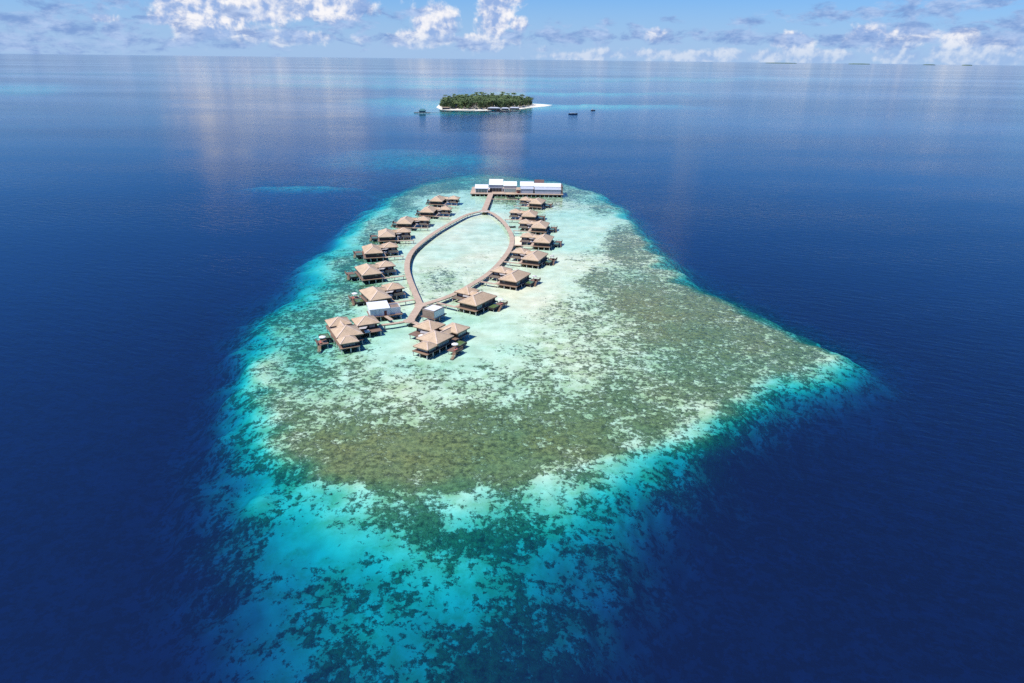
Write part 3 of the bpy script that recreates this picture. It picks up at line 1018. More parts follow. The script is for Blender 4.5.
# ------------------------------------------------------------------ jetties
def ribbon(line, width, z1, th, name, mat, parent):
    m = MB()
    n = len(line)
    L, Rr = [], []
    for i, p in enumerate(line):
        a = Vector(line[max(0, i - 1)])
        b = Vector(line[min(n - 1, i + 1)])
        d = (b - a).normalized()
        s = Vector((-d.y, d.x)) * width / 2
        L.append(Vector(p) + s)
        Rr.append(Vector(p) - s)
    k = len(m.v)
    for i in range(n):
        m.v += [(Rr[i].x, Rr[i].y, z1 - th), (L[i].x, L[i].y, z1 - th), (L[i].x, L[i].y, z1), (Rr[i].x, Rr[i].y, z1)]
    for i in range(n - 1):
        a, b = k + 4 * i, k + 4 * i + 4
        m.f += [[a + 3, b + 3, b + 2, a + 2], [a, a + 1, b + 1, b], [a + 1, a + 2, b + 2, b + 1], [a + 3, a, b, b + 3]]
    m.f += [[k, k + 3, k + 2, k + 1], [k + 4 * n - 4, k + 4 * n - 3, k + 4 * n - 2, k + 4 * n - 1]]
    return m.build(name, M[mat], parent), L, Rr


def smooth_line(px, z, step=3.0):
    pts = [Vector(ground(u, v, z)) for u, v in px]
    out = []
    n = len(pts)
    for i in range(n - 1):
        p0, p1, p2, p3 = pts[max(0, i - 1)], pts[i], pts[i + 1], pts[min(n - 1, i + 2)]
        k = max(2, int((p2 - p1).length / step))
        for j in range(k):
            t = j / k
            out.append(0.5 * ((2 * p1) + (p2 - p0) * t + (2 * p0 - 5 * p1 + 4 * p2 - p3) * t * t + (3 * p1 - p0 - 3 * p2 + p3) * t ** 3))
    out.append(pts[-1])
    return [(p.x, p.y) for p in out]


ARM_L = [(481.5, 211), (468, 214.2), (456.8, 219.6), (445.6, 225.7), (435.3, 232), (425, 239.4), (417.5, 245.6), (411.6, 252), (407.9, 259.5), (407, 268.7), (409.2, 278),
         (413.8, 289.8), (420, 304)]
ARM_R = [(486.5, 211), (492, 213), (498, 217), (504.5, 223.2), (509.6, 231), (512.0, 238.5), (510.8, 246.5), (504.8, 256.4), (495.3, 267.2), (484.8, 276), (470.3, 285), (455.8, 293),
         (442.6, 298.4), (421.5, 304.8)]
SPUR = [(491.9, 190.5), (488, 201), (484, 210.5)]
STEM = [(420.5, 304), (410.5, 319.5)]
FB_L = [(407, 321), (392, 323.5), (379, 325)]
FB_R = [(410, 321), (416, 323), (424, 327)]

jet = thing('jetty', 'long bleached boardwalk looping in a leaf shape between the two rows of villas', 'jetty', (*ground(420, 304, 0), 0))
jet_posts = []


def arm(px, width, z1=2.0, every=7.0):
    line = smooth_line(px, z1)
    ox, oy = jet.location.x, jet.location.y
    line = [(x - ox, y - oy) for x, y in line]
    deck, L, Rr = ribbon(line, width, z1, 0.16, 'deck', 'jetty', jet)
    bl = [(x, y) for x, y in line]
    ribbon(bl, width - 0.25, z1 - 0.163, 0.28, 'beam', 'beam', jet)
    acc = 0
    for i in range(1, len(line)):
        acc += (Vector(line[i]) - Vector(line[i - 1])).length
        if acc >= every:
            acc = 0
            for q in (L[i], Rr[i]):
                c = Vector(line[i]) + (q - Vector(line[i])) * 0.82
                jet_posts.append((c.x, c.y, z1 - .45))


arm(STEM, 3.5, 2.004)
arm(ARM_L, 2.9)
arm(ARM_R, 2.9, 2.008)
arm(SPUR, 4.2, 2.012)
arm(FB_L, 1.7, 1.9)
arm(FB_R, 2.2, 1.9)
jet_posts.sort(key=lambda p: p[1])
for (x, y, z) in jet_posts[:100]:
    MB().cyl(x, y, -1.6, z, 0.17, 8).build('post', M['post'], jet)
rest_posts = MB()
for (x, y, z) in jet_posts[100:]:
    rest_posts.cyl(x, y, -1.6, z, 0.17, 6)
if rest_posts.v:
    o = rest_posts.build('post', M['post'], jet)
    o['kind'] = 'stuff'
# the widened landings
for (u, v, r, z) in ((420.8, 304.6, 3.0, 2.016), (409, 320.6, 2.6, 2.016), (484, 211, 4.4, 2.02)):
    x, y = ground(u, v, 2.0)
    x, y = x - jet.location.x, y - jet.location.y
    MB().prism([(x + r * math.cos(math.radians(a)), y + r * math.sin(math.radians(a))) for a in range(22, 382, 45)], z - .3, z).build('landing', M['jetty'], jet)
hx, hy = ground(483.5, 211.6, 2.0)
hub = thing('bench', 'white slatted benches round the hub where the boardwalk arms meet', 'bench', (hx, hy, 2.02))
for k, a in enumerate((200, 250, 300, 340)):
    x, y = 3.4 * math.cos(math.radians(a)), 3.4 * math.sin(math.radians(a))
    MB().box(x - .8, x + .8, y - .35, y + .35, 0.35, 0.5).build('seat', M['canvas'], hub)
    MB().box(x - .7, x - .55, y - .3, y + .3, 0, .35).build('leg', M['white'], hub)
    MB().box(x + .55, x + .7, y - .3, y + .3, 0, .35).build('leg', M['white'], hub)

# small boat pavilion on its own pier
t0 = Vector(ground(492.4, 198.9, 1.8))
t1 = Vector(ground(517.8, 199.4, 1.8))
pier = thing('pier', 'low side pier running from the boardwalk spur to the farthest right villa', 'pier', (t0.x, t0.y, 0))
ribbon([(0, 0), ((t1 - t0).x / 2, (t1 - t0).y / 2), ((t1 - t0).x, (t1 - t0).y)], 1.6, 1.8, 0.3, 'deck', 'jetty', pier)
for k in range(6):
    q = (t1 - t0) * (k + .5) / 6
    MB().cyl(q.x, q.y, -1.5, 1.5, 0.18, 8).build('post', M['post'], pier)
gx, gy = ground(511, 193, 5.0)
gz = thing('gazebo', 'small open gazebo with a flat brown roof on the side pier', 'gazebo', (gx, gy, 0))
MB().hip(-4.2, 4.2, -3.4, 3.4, 4.6, 5.3, -1.5, 1.5, -.2, .2, .22).build('roof', M['shingle'], gz)
MB().box(-3.3, 3.3, -2.8, 2.8, 1.6, 1.8).build('deck', M['deck'], gz)
for x in (-3, 3):
    for y in (-2.5, 2.5):
        MB().cyl(x, y, -1.5, 4.5, 0.15, 8).build('post', M['beam'], gz)
MB().box(-2.6, 2.6, 1.6, 2.2, 1.8, 2.3).build('bench_seat', M['dark'], gz)

# sand platform
q = [Vector(ground(u, v, 1.5)) for u, v in ((514.0, 245), (521.7, 245), (522.5, 236.3), (514.4, 236.3))]
sp = thing('sand_platform', 'flat pale sand filled platform between the boardwalk and a villa', 'platform', (q[0].x, q[0].y, 0))
q = [p - q[0] for p in q]
cen = sum(q, Vector((0, 0))) / 4
MB().prism([(p.x, p.y) for p in q], 1.05, 1.4).build('frame', M['frame'], sp)
MB().prism([tuple(cen + (p - cen) * .94) for p in q], 1.404, 1.5).build('sand_fill', M['sandbox'], sp)
for p in q + [(q[0] + q[3]) / 2, (q[1] + q[2]) / 2]:
    p = cen + (p - cen) * .9
    MB().cyl(p.x, p.y, -1.5, 1.05, 0.2, 8).build('post', M['post'], sp)


# ------------------------------------------------------------------ service hut and box hut
a, b, c, d = (Vector(ground(*p, 6.0)) for p in ((369.9, 308.3), (389.8, 306.2), (387.9, 301.2), (367.5, 302.1)))
ex = (b - a).normalized()
ang = math.atan2(ex.y, ex.x)
sh = thing('service_hut', 'white boxy service hut with a maroon door and pale metal roof on posts', 'hut', (a.x, a.y, 0), ang)
wd = (b - a).length
dp = 7.6
wall = MB().solid([(0, 0, 2.1), (wd, 0, 2.1), (wd, dp, 2.1), (0, dp, 2.1)], [(0, 0, 5.2), (wd, 0, 5.2), (wd, dp, 5.9), (0, dp, 5.9)]).build('wall', M['white'], sh)
MB().solid([(-.35, -.35, 5.21), (wd + .1, -.35, 5.21), (wd + .1, dp + .2, 5.93), (-.35, dp + .2, 5.93)],
           [(-.35, -.35, 5.4), (wd + .1, -.35, 5.4), (wd + .1, dp + .2, 6.12), (-.35, dp + .2, 6.12)]).build('roof', M['roofwhite'], sh)
MB().box(wd * .70, wd * .70 + 1.1, -.06, -.004, 2.12, 4.2).build('door', M['reddoor'], sh)
g = MB()
for x in (wd * .27, wd * .47):
    g.box(x, x + .1, -.08, -.004, 2.1, 5.15)
g.box(-.02, wd, -.09, -.084, 4.55, 4.7) if False else None
g.build('trim', M['greywall'], sh)
ax0 = wd + .12
an = MB()
an.box(ax0, ax0 + 4.6, 0.6, 0.75, 2.1, 5.0).box(ax0, ax0 + 4.6, 6.2, 6.35, 2.1, 5.0).box(ax0, ax0 + .15, .75, 6.2, 2.1, 5.0).box(ax0 + 4.45, ax0 + 4.6, .75, 6.2, 2.1, 5.0)
an.build('annex_wall', M['white'], sh)
MB().box(ax0 + .16, ax0 + 4.44, .76, 6.19, 4.2, 4.4).build('annex_roof', M['screen'], sh)
MB().box(-.5, ax0 + 5.2, -.9, dp + .3, 1.86, 2.09).build('deck', M['deck'], sh)
MB().tube((wd * .75, -.9, 2.0), (wd * .75 + 1.6, -6.2, 1.9), 1.7, .15).build('walkway', M['jetty'], sh)
for x in (0.3, wd * .5, wd - .2, ax0 + 4.4):
    for y in (-.5, dp - .4):
        MB().cyl(x, y, -1.6, 1.86, .2, 8).build('post', M['post'], sh)

fl, ff, fr_ = (Vector(ground(*p, 5.4)) for p in ((422.4, 308.6), (434.2, 311.4), (444.2, 306.7)))
u1, u2 = fl - ff, fr_ - ff
bh = thing('box_hut', 'flat roofed pale box hut with one brown slatted side beside the boardwalk fork', 'hut', (ff.x, ff.y, 0))
L1, L2 = u1.length, u2.length
e1, e2 = u1.normalized(), u2.normalized()


def bp(s, t):
    return e1 * s + e2 * t


body = MB()
ring = [bp(0, 0), bp(0, L2), bp(L1, L2), bp(L1, 0)]
body.prism([tuple(p) for p in ring], 2.0, 5.1)
body.build('wall', M['white'], bh)
MB().prism([tuple(bp(.15, .15)), tuple(bp(.15, L2 - .15)), tuple(bp(L1 - .15, L2 - .15)), tuple(bp(L1 - .15, .15))], 5.104, 5.2).build('roof', M['roofwhite'], bh)
par = MB()
for (s0, s1, t0_, t1_) in ((-.02, .13, -.02, L2 + .02), (L1 - .13, L1 + .02, -.02, L2 + .02), (.135, L1 - .135, -.02, .13), (.135, L1 - .135, L2 - .13, L2 + .02)):
    par.prism([tuple(bp(s0, t0_)), tuple(bp(s0, t1_)), tuple(bp(s1, t1_)), tuple(bp(s1, t0_))], 5.104, 5.5)
par.build('parapet', M['screen'], bh)
MB().prism([tuple(bp(.05, -.10)), tuple(bp(.05, -.005)), tuple(bp(L1 - .05, -.005)), tuple(bp(L1 - .05, -.10))], 2.1, 5.0).build('slat_screen', M['screen'], bh)
MB().prism([tuple(bp(-.5, -.6)), tuple(bp(-.5, L2 + 1.2)), tuple(bp(L1 + .8, L2 + 1.2)), tuple(bp(L1 + .8, -.6))], 1.75, 1.99).build('deck', M['deck'], bh)
for (s, t) in ((0, 0), (L1, 0), (0, L2), (L1, L2), (0, L2 / 2)):
    p = bp(s, t)
    MB().cyl(p.x, p.y, -1.6, 1.75, .2, 8).build('post', M['post'], bh)


# ------------------------------------------------------------------ long pier buildings at the far end
px0, px1, py0, py1 = -36.0, 41.0, 567.0, 600.0
plat = thing('pier_platform', 'long dark edged platform on white posts under the row of white buildings', 'platform', (0, py0, 0))
MB().box(px0, px1, 0, py1 - py0, 1.7, 2.0).build('deck', M['jetty'], plat)
MB().box(px0 + .1, px1 - .1, .3, py1 - py0 - .3, 1.2, 1.697).build('beam', M['beam'], plat)
for k in range(22):
    for yy in (.6, 12.0):
        MB().box(px0 + 1 + 3.55 * k - .25, px0 + 1 + 3.55 * k + .25, yy - .25, yy + .25, -3.0, 1.2).build('post', M['post'], plat)


def pier_building(name, label, x0, x1, y0, y1, zw, zr, roofm, wallm, lean=0, leanm='roofgrey', front=None):
    t = thing(name, label, 'building', ((x0 + x1) / 2, y0, 2.0), 0, 'white roofed buildings on the far platform')
    w, dpt = (x1 - x0) / 2, y1 - y0
    MB().box(-w, w, 0, dpt, 0, zw).build('wall', M[wallm], t)
    r = MB()
    ym = dpt * .62
    ov = .4
    th = .18
    r.solid([(-w - ov, -ov, zw + .004), (w + ov, -ov, zw + .004), (w + ov, ym, zr), (-w - ov, ym, zr)],
            [(-w - ov, -ov, zw + th), (w + ov, -ov, zw + th), (w + ov, ym, zr + th), (-w - ov, ym, zr + th)])
    r.solid([(-w - ov, ym + .002, zr), (w + ov, ym + .002, zr), (w + ov, dpt + ov, zw + .004), (-w - ov, dpt + ov, zw + .004)],
            [(-w - ov, ym + .002, zr + th), (w + ov, ym + .002, zr + th), (w + ov, dpt + ov, zw + th), (-w - ov, dpt + ov, zw + th)])
    r.build('roof', M[roofm], t)
    gb = MB()
    for s in (-w + .05, w - .15):
        gb.solid([(s, .1, zw), (s + .1, .1, zw), (s + .1, ym, zw), (s, ym, zw)], [(s, .1, zw + .01), (s + .1, .1, zw + .01), (s + .1, ym, zr - .05), (s, ym, zr - .05)])
    gb.build('gable', M[wallm], t)
    if lean:
        m = MB()
        m.solid([(-w, -lean, zw - 1.5), (w, -lean, zw - 1.5), (w, -.45, zw - .35), (-w, -.45, zw - .35)],
                [(-w, -lean, zw - 1.38), (w, -lean, zw - 1.38), (w, -.45, zw - .2), (-w, -.45, zw - .2)])
        m.build('veranda_roof', M[leanm], t)
        MB().box(-w + .2, w - .2, -lean + .35, -.01, 0, zw - 1.55).build('veranda_wall', M['greywall'], t)
    if front:
        n = max(2, int(w * 2 / 2.2))
        for k in range(n):
            s = -w + .5 + (2 * w - 1) * k / n
            fr0 = MB()
            fr0.box(s, s + (2 * w - 1) / n - .25, -.09, -.005, .15, min(zw - .5, 3.0))
            fr0.build('window', M[front], t)
    return t


pier_building('pavilion', 'small white barrel shed at the left end of the far platform', -32.0, -21.6, 572, 582, 3.4, 5.6, 'roofwhite', 'white', front='glass')
pier_building('pavilion', 'tallest white roofed hall with a dark glass front on the far platform', -20.4, -9.4, 577, 590, 5.6, 9.0, 'roofwhite', 'greywall', front='dark')
pier_building('pavilion', 'beige walled building with a white roof right of the tallest hall', -8.4, 2.2, 574.5, 587, 5.4, 7.8, 'roofwhite', 'beige', front='curtain')
pier_building('pavilion', 'white roofed building with a grey veranda left of the longest block', 5.6, 16.4, 577, 589, 5.0, 7.4, 'roofwhite', 'greywall', 6.4)
pier_building('pavilion', 'longest white roofed block with a grey veranda at the right end of the platform', 17.2, 39.2, 575.5, 586, 4.8, 6.6, 'roofwhite', 'greywall', 6.0)
back = pier_building('pavilion', 'red brown roofed shed behind the longest white block', 18.0, 25.5, 588.5, 597, 4.2, 7.6, 'redroof', 'dark')
sg = thing('shed', 'dark narrow shed closing the right end of the far platform', 'shed', (40.0, 570, 2.0))
MB().box(-.7, .6, 0, 17, 0, 5.6).build('wall', M['screen'], sg)
MB().box(-.8, .7, -.2, 17.2, 5.604, 5.8).build('roof', M['redroof'], sg)
sg2 = thing('kiosk', 'brown open kiosk between the beige building and its veranda neighbour', 'kiosk', (3.9, 572, 2.0))
MB().hip(-1.9, 1.9, -1.6, 1.8, 3.0, 4.2, -.2, .2, -.1, .1, .2).build('roof', M['shingle'], sg2)
for x in (-1.3, 1.3):
    for y in (-1.2, 1.3):
        MB().box(x - .1, x + .1, y - .1, y + .1, 0, 2.9).build('post', M['frame'], sg2)
MB().box(-1.2, 1.2, 0, .8, 0, 1.1).build('counter', M['cushion'], sg2)
tm = thing('awning', 'white canvas awning on the deck between the small shed and tallest hall', 'awning', (-20.8, 573.5, 2.0))
MB().hip(-1.0, 1.0, -1.2, 1.2, 3.1, 3.9, -.1, .1, -.1, .1, .1).build('canopy', M['canvas'], tm)
for x in (-.8, .8):
    MB().box(x - .06, x + .06, -1, -.88, 0, 3.0).build('pole', M['frame'], tm)
    MB().box(x - .06, x + .06, .88, 1, 0, 3.0).build('pole', M['frame'], tm)


# ------------------------------------------------------------------ boats
def boat(loc, rot, ln, wd, label, hull='hull', kind=0):
    t = thing('boat', label, 'boat', loc, rot)
    secs = []
    for s in (-1, -.8, -.4, 0, .4, .75, 1):
        w = wd / 2 * (1 - abs(s) ** 2.6 * (.85 if s > 0 else .35))
        z = .9 + .55 * max(0, s) ** 2 + .15 * s * s
        secs.append((s * ln / 2, w, z * wd / 3.2 + .2))
    m = MB()
    k = 0
    for (x, w, z) in secs:
        m.v += [(x, -w, z), (x, -w * .6, -.25), (x, w * .6, -.25), (x, w, z), (x, w * .8, z - .25), (x, -w * .8, z - .25)]
    for i in range(len(secs) - 1):
        a, b = 6 * i, 6 * i + 6
        for j in range(6):
            jj = (j + 1) % 6
            m.f.append([a + j, a + jj, b + jj, b + j])
    m.f.append([5, 4, 3, 2, 1, 0])
    e = 6 * (len(secs) - 1)
    m.f.append([e, e + 1, e + 2, e + 3, e + 4, e + 5])
    m.build('hull', M[hull], t)
    if kind == 1:
        MB().box(-ln * .34, ln * .2, -wd * .36, wd * .36, 2.5, 2.72).build('canopy', M['boatwhite'], t)
        for x in (-ln * .33, -ln * .06, ln * .19):
            for y in (-wd * .33, wd * .33):
                MB().box(x - .07, x + .07, y - .07, y + .07, .7, 2.5).build('pole', M['boatwhite'], t)
        MB().box(-ln * .1, ln * .08, -wd * .25, wd * .25, .6, 2.2).build('cabin', M['dark'], t)
    if kind == 2:
        MB().box(-ln * .32, ln * .05, -wd * .33, wd * .33, .8, 3.0).build('cabin', M['boatwhite'], t)
        MB().box(-ln * .28, ln * .055, -wd * .335, wd * .335, 1.9, 2.5).build('window', M['glass'], t)
        MB().cyl(-ln * .1, 0, 3.0, 7.0, .08, 6).build('mast', M['boatwhite'], t)
    if kind == 0:
        MB().box(-.3, .3, -wd * .36, wd * .36, .55, .65).build('bench', M['frame'], t)
        MB().box(-ln * .55, -ln * .46, -.25, .25, .3, 1.2).build('outboard_motor', M['dark'], t)
    return t


boat((*ground(573, 114.3, 0), 0), 0.05, 19, 4.6, 'dark hulled ferry boat under a long white canopy, left of the smaller boat', kind=1)
boat((*ground(593, 110.6, 0), 0), 0.1, 10, 3.6, 'small dark hulled boat with a white cabin out on open water', kind=2)
boat((*ground(512.6, 227.4, 0), 0), 0.2, 4.2, 1.7, 'dark little dinghy moored inside the lagoon beside the right arm of boardwalk')


# ------------------------------------------------------------------ the wooded island
def island_ground():
    outline = [(436.5, 107.3), (439, 104.8), (446, 102.6), (462, 101), (485, 100.3), (508, 100.8), (524, 102.2), (533, 103.7), (543, 104.2), (552, 105), (546, 106.3),
               (532, 107.4), (520, 109), (505, 110), (488, 110.4), (470, 110.8), (452, 110.4), (441, 109.6)]
    pts = [Vector(ground(u, v)) for u, v in outline]
    cx = sum((p.x for p in pts)) / len(pts)
    cy = sum((p.y for p in pts)) / len(pts)
    bm = bmesh.new()
    rings = []
    for s, z in ((1.04, -1.2), (1.0, 0.15), (.93, .8), (.7, 1.4), (.3, 1.6)):
        rings.append([bm.verts.new((cx + (p.x - cx) * s, cy + (p.y - cy) * s, z)) for p in pts])
    top = bm.verts.new((cx, cy, 1.7))
    n = len(pts)
    for r0, r1 in zip(rings, rings[1:]):
        for i in range(n):
            j = (i + 1) % n
            bm.faces.new((r0[j], r0[i], r1[i], r1[j]))
    for i in range(n):
        j = (i + 1) % n
        bm.faces.new((rings[-1][j], rings[-1][i], top))
    bmesh.ops.recalc_face_normals(bm, faces=bm.faces)
    me = bpy.data.meshes.new('island_sand')
    bm.to_mesh(me)
    bm.free()
    me.materials.append(plain_mat('coral_beach_sand', (0.74, 0.68, 0.56), 0.95, 0.08, scale=.05))
    o = bpy.data.objects.new('island_sand', me)
    COL.objects.link(o)
    o['kind'] = 'structure'


island_ground()


def leaf_mat(name, c1, c2):
    m, T, out = new_mat(name)
    P = T.coords('Object')
    oi = T.node('ShaderNodeObjectInfo')
    n = T.noise(P, 0.9, 3, 0.6)
    f = T.math('ADD', T.math('MULTIPLY', n, 0.6), T.math('MULTIPLY', oi.outputs['Random'], 0.55))
    b = T.node('ShaderNodeBsdfPrincipled')
    T.set(b.inputs['Base Color'], T.mix(T.step(f, 0.25, 0.85), c1, c2))
    T.set(b.inputs['Roughness'], 0.7)
    T.l.new(b.outputs[0], out.inputs[0])
    return m


LEAF = leaf_mat('broadleaf_foliage', (0.030, 0.062, 0.018), (0.095, 0.145, 0.042))
PALM = leaf_mat('palm_fronds', (0.040, 0.078, 0.020), (0.12, 0.17, 0.05))
BARK = wood_mat('tree_bark', (0.10, 0.08, 0.06), (0.2, 0.16, 0.12))


def tree_mesh(name, verts, faces, mats_idx, mats):
    me = bpy.data.meshes.new(name)
    me.from_pydata(verts, [], faces)
    for m in mats:
        me.materials.append(m)
    me.polygons.foreach_set('material_index', mats_idx)
    me.update()
    return me


def trunk_into(v, f, mi, h, r, bend):
    n = 6
    segs = 5
    base = len(v)
    for s in range(segs + 1):
        t = s / segs
        rr = r * (1 - .55 * t)
        for k in range(n):
            a = 2 * math.pi * k / n
            v.append((bend * t * t + rr * math.cos(a), rr * math.sin(a), h * t))
    for s in range(segs):
        for k in range(n):
            a, b = base + s * n + k, base + s * n + (k + 1) % n
            f.append((a, b, b + n, a + n))
            mi.append(0)


def palm_mesh(seed):
    rnd = random.Random(seed)
    v, f, mi = [], [], []
    h = rnd.uniform(11, 15)
    bend = rnd.uniform(-2, 2)
    trunk_into(v, f, mi, h, .28, bend)
    for k in range(20):
        a = 2 * math.pi * k / 20 + rnd.uniform(-.2, .2)
        up = rnd.uniform(-.15, .9)
        ln = rnd.uniform(4.0, 5.2)
        prev = None
        for s in range(6):
            t = s / 5
            d = ln * t
            z = h + up * d - (d * d) * (.085 + .05 * up)
            w = .75 * math.sin(math.pi * min(1, .15 + t * .85)) + .05
            x, y = bend + d * math.cos(a), d * math.sin(a)
            sx, sy = -math.sin(a) * w, math.cos(a) * w
            i = len(v)
            v += [(x + sx, y + sy, z - w * .55), (x, y, z), (x - sx, y - sy, z - w * .55)]
            if prev is not None:
                f += [(prev, prev + 1, i + 1, i), (prev + 1, prev + 2, i + 2, i + 1)]
                mi += [1, 1]
            prev = i
    return tree_mesh('palm_tree', v, f, mi, [BARK, PALM])


def broad_mesh(seed):
    rnd = random.Random(seed)
    v, f, mi = [], [], []
    h = rnd.uniform(9, 12)
    trunk_into(v, f, mi, h * .75, .4, rnd.uniform(-1, 1))
    lobes = [(rnd.uniform(-3.4, 3.4), rnd.uniform(-3.4, 3.4), h * rnd.uniform(.18, .95), rnd.uniform(1.8, 3.0)) for _ in range(12)]
    for (cx, cy, cz, r) in lobes:
        for _ in range(40):
            d = Vector((rnd.gauss(0, 1), rnd.gauss(0, 1), rnd.gauss(0, .8))).normalized() * r * rnd.uniform(.6, 1.05)
            nrm = (d.normalized() + Vector((rnd.uniform(-.6, .6), rnd.uniform(-.6, .6), rnd.uniform(-.2, .8)))).normalized()
            t1 = nrm.orthogonal().normalized()
            t2 = nrm.cross(t1)
            s = rnd.uniform(.35, .75)
            c = Vector((cx, cy, cz)) + d
            i = len(v)
            v += [tuple(c + t1 * s), tuple(c + t2 * s * .8), tuple(c - t1 * s), tuple(c - t2 * s * .8)]
            f.append((i, i + 1, i + 2, i + 3))
            mi.append(1)
    return tree_mesh('broadleaf_tree', v, f, mi, [BARK, LEAF])


palms = [palm_mesh(k) for k in range(5)]
broads = [broad_mesh(50 + k) for k in range(5)]
WOOD = [(441.5, 106.6), (447, 103.9), (462, 102.2), (485, 101.4), (508, 102), (523, 103.2), (531, 104.6), (530, 106.4), (518, 108.3), (503, 109.2), (487, 109.8), (470, 110.0), (453, 109.5), (442.5, 108.6)]
wood_w = [Vector(ground(u, v)) for u, v in WOOD]


def inside(p, poly):
    r = False
    for i in range(len(poly)):
        a, b = poly[i], poly[(i + 1) % len(poly)]
        if (a.y > p.y) != (b.y > p.y) and p.x < (b.x - a.x) * (p.y - a.y) / (b.y - a.y) + a.x:
            r = not r
    return r


rnd = random.Random(5)
x0, x1 = min(p.x for p in wood_w), max(p.x for p in wood_w)
y0, y1 = min(p.y for p in wood_w), max(p.y for p in wood_w)
spots = []
tries = 0
mind = 11.0
while len(spots) < 430 and tries < 60000:
    tries += 1
    p = Vector((rnd.uniform(x0, x1), rnd.uniform(y0, y1)))
    if tries % 9000 == 0:
        mind *= .88
    near = 0.75 if p.y < y0 + (y1 - y0) * .35 else 1.0
    if inside(p, wood_w) and all((p - s).length > mind * near for s in spots):
        spots.append(p)
hw = Vector(ground(456, 107.2))
spots = [p for p in spots if (p - hw).length > 13]
for i, p in enumerate(spots):
    is_palm = rnd.random() < .55
    me = rnd.choice(palms if is_palm else broads)
    o = bpy.data.objects.new('palm_tree' if is_palm else 'broadleaf_tree', me)
    COL.objects.link(o)
    s = rnd.uniform(.85, 1.25) * (1.22 if is_palm else 1.3)
    o.location = (p.x, p.y, 1.0)
    o.scale = (s * rnd.uniform(.9, 1.15), s, s)
    o.rotation_euler = (0, 0, rnd.uniform(0, 6.28))
    if is_palm:
        tag(o, 'coconut palm in the dense wood on the far sandy island', 'palm', 'palms of the far island wood')
    else:
        tag(o, 'broad leafy tree in the dense wood on the far sandy island', 'tree', 'broadleaf trees of the far island wood')
tallp = bpy.data.objects.new('palm_tree', palms[0])
COL.objects.link(tallp)
tallp.location = (*ground(480.5, 106.5), 1.0)
tallp.scale = (1.35, 1.35, 2.0)
tag(tallp, 'tallest palm standing clear above the canopy of the far island', 'palm')


# houses of the island, each on its own deck over the water or in the trees
def shore_house(u, v, w, label, roofm='roofgrey', wallm='white', posts_=True, dpt=12, zr=6.5):
    x, y = ground(u, v)
    t = thing('beach_house', label, 'house', (x, y, 0))
    MB().box(-w, w, 0, dpt, 1.6, 4.6).build('wall', M[wallm], t)
    MB().hip(-w - .7, w + .7, -.8, dpt + .6, 4.6, zr, -w * .55, w * .55, dpt * .48, dpt * .52, .25).build('roof', M[roofm], t)
    MB().box(-w - 1.2, w + 1.2, -2.4, dpt + 1, 1.2, 1.59).build('deck', M['beam'], t)
    n = max(2, int(w / 1.8))
    for k in range(n):
        s = -w + .6 + (2 * w - 1.2) * k / n
        MB().box(s, s + (2 * w - 1.2) / n - .5, -.08, -.005, 1.7, 3.9).build('window', M['dark'], t)
    if posts_:
        for k in range(4):
            MB().box(-w + 2 * w * k / 3 - .2, -w + 2 * w * k / 3 + .2, -2.0, -1.6, -2, 1.2).build('post', M['post'], t)
    return t


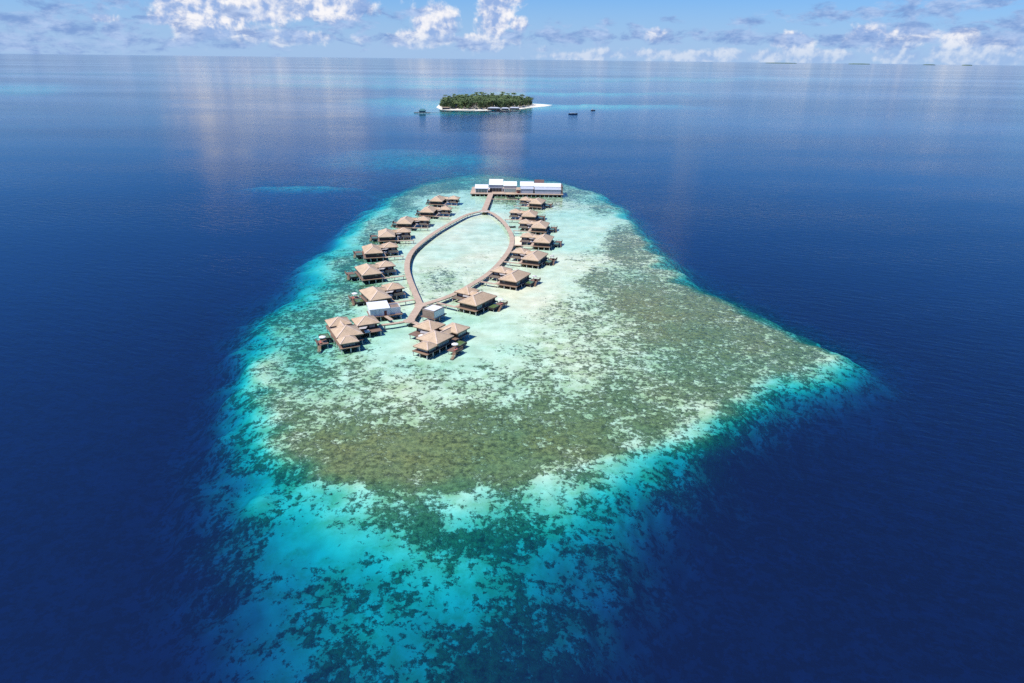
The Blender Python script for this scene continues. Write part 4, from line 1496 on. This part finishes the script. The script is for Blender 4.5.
shore_house(494, 110.3, 13.5, 'white waterside house with a pale roof, leftmost of three below the far wood')
shore_house(505, 110.6, 8.0, 'middle waterside house, narrow and dark, below the far wood', 'roofgrey', 'greywall')
shore_house(514.5, 110.2, 10.5, 'rightmost waterside house on dark posts below the far wood', 'roofgrey', 'beige')
shore_house(456.5, 108.2, 9, 'white bungalow standing in a gap of the far wood', 'roofwhite', 'white', False, 9, 7.0)
shore_house(446, 109.6, 8, 'low brown roofed beach hut at the left shore of the far island', 'shingle', 'greywall', False, 8, 5.2)
bj0, bj1 = Vector(ground(447, 111.0)), Vector(ground(475, 111.2))
bj = thing('pier', 'dark low landing pier along the beach of the far island', 'pier', (bj0.x, bj0.y, 0))
dd = bj1 - bj0
ribbon([(0, 0), (dd.x / 2, dd.y / 2), (dd.x, dd.y)], 3.0, 1.5, .6, 'deck', 'beam', bj)
for k in range(6):
    MB().cyl(dd.x * (k + .5) / 6, dd.y * (k + .5) / 6, -1.5, .9, .25, 8).build('post', M['post'], bj)

# lone teal pavilion in the water left of the island
x, y = ground(422.3, 113.2)
tp = thing('water_pavilion', 'teal roofed pavilion on a dark platform in the water left of the island', 'pavilion', (x, y, 0))
MB().box(-17, 16, -4, 8, .9, 1.5).build('deck', M['beam'], tp)
MB().box(-6.2, 6.2, -2, 7, 1.504, 5.0).build('wall', M['teal'], tp)
MB().hip(-7.2, 7.2, -3, 8, 5.0, 8.6, -3.5, 3.5, 2.2, 2.8, .3).build('roof', M['teal'], tp)
for sx in (-4.4, -.9, 2.6):
    MB().box(sx, sx + 1.9, -2.1, -2.005, 1.8, 4.2).build('window', M['glass'], tp)
for k in range(6):
    MB().box(-15.5 + 6 * k - .3, -15.5 + 6 * k + .3, -3.4, -2.8, -2, .9).build('post', M['post'], tp)
MB().box(16.2, 62, 1, 3, .9, 1.3).build('walkway', M['beam'], tp)

# islands along the horizon
for (u, w, hgt) in ((781, 14, .5), (859, 9, .55), (929, 5, .5), (967, 4, .55)):
    v = 59 + (u - 512) * 12 / 1024 + 1.2
    D = direction(u, v)
    x, y = ground(u, v)
    sc_ = math.hypot(x, y) / FPX
    m = MB()
    n = 16
    rg = random.Random(int(u))
    lo, mid_, hi = [], [], []
    for k in range(n):
        a = 2 * math.pi * k / n
        lo.append((w * sc_ * math.cos(a), w * sc_ * .6 * math.sin(a), -5))
        mid_.append((w * sc_ * .93 * math.cos(a), w * sc_ * .55 * math.sin(a), hgt * sc_ * rg.uniform(.5, .8)))
        hi.append((w * sc_ * .6 * math.cos(a), w * sc_ * .35 * math.sin(a), hgt * sc_ * rg.uniform(.85, 1.1)))
    m.solid(lo, mid_)
    m.solid(mid_, hi)
    o = m.build('distant_island', LEAF)
    o.location = (x, y, 0)
    o['kind'] = 'structure'
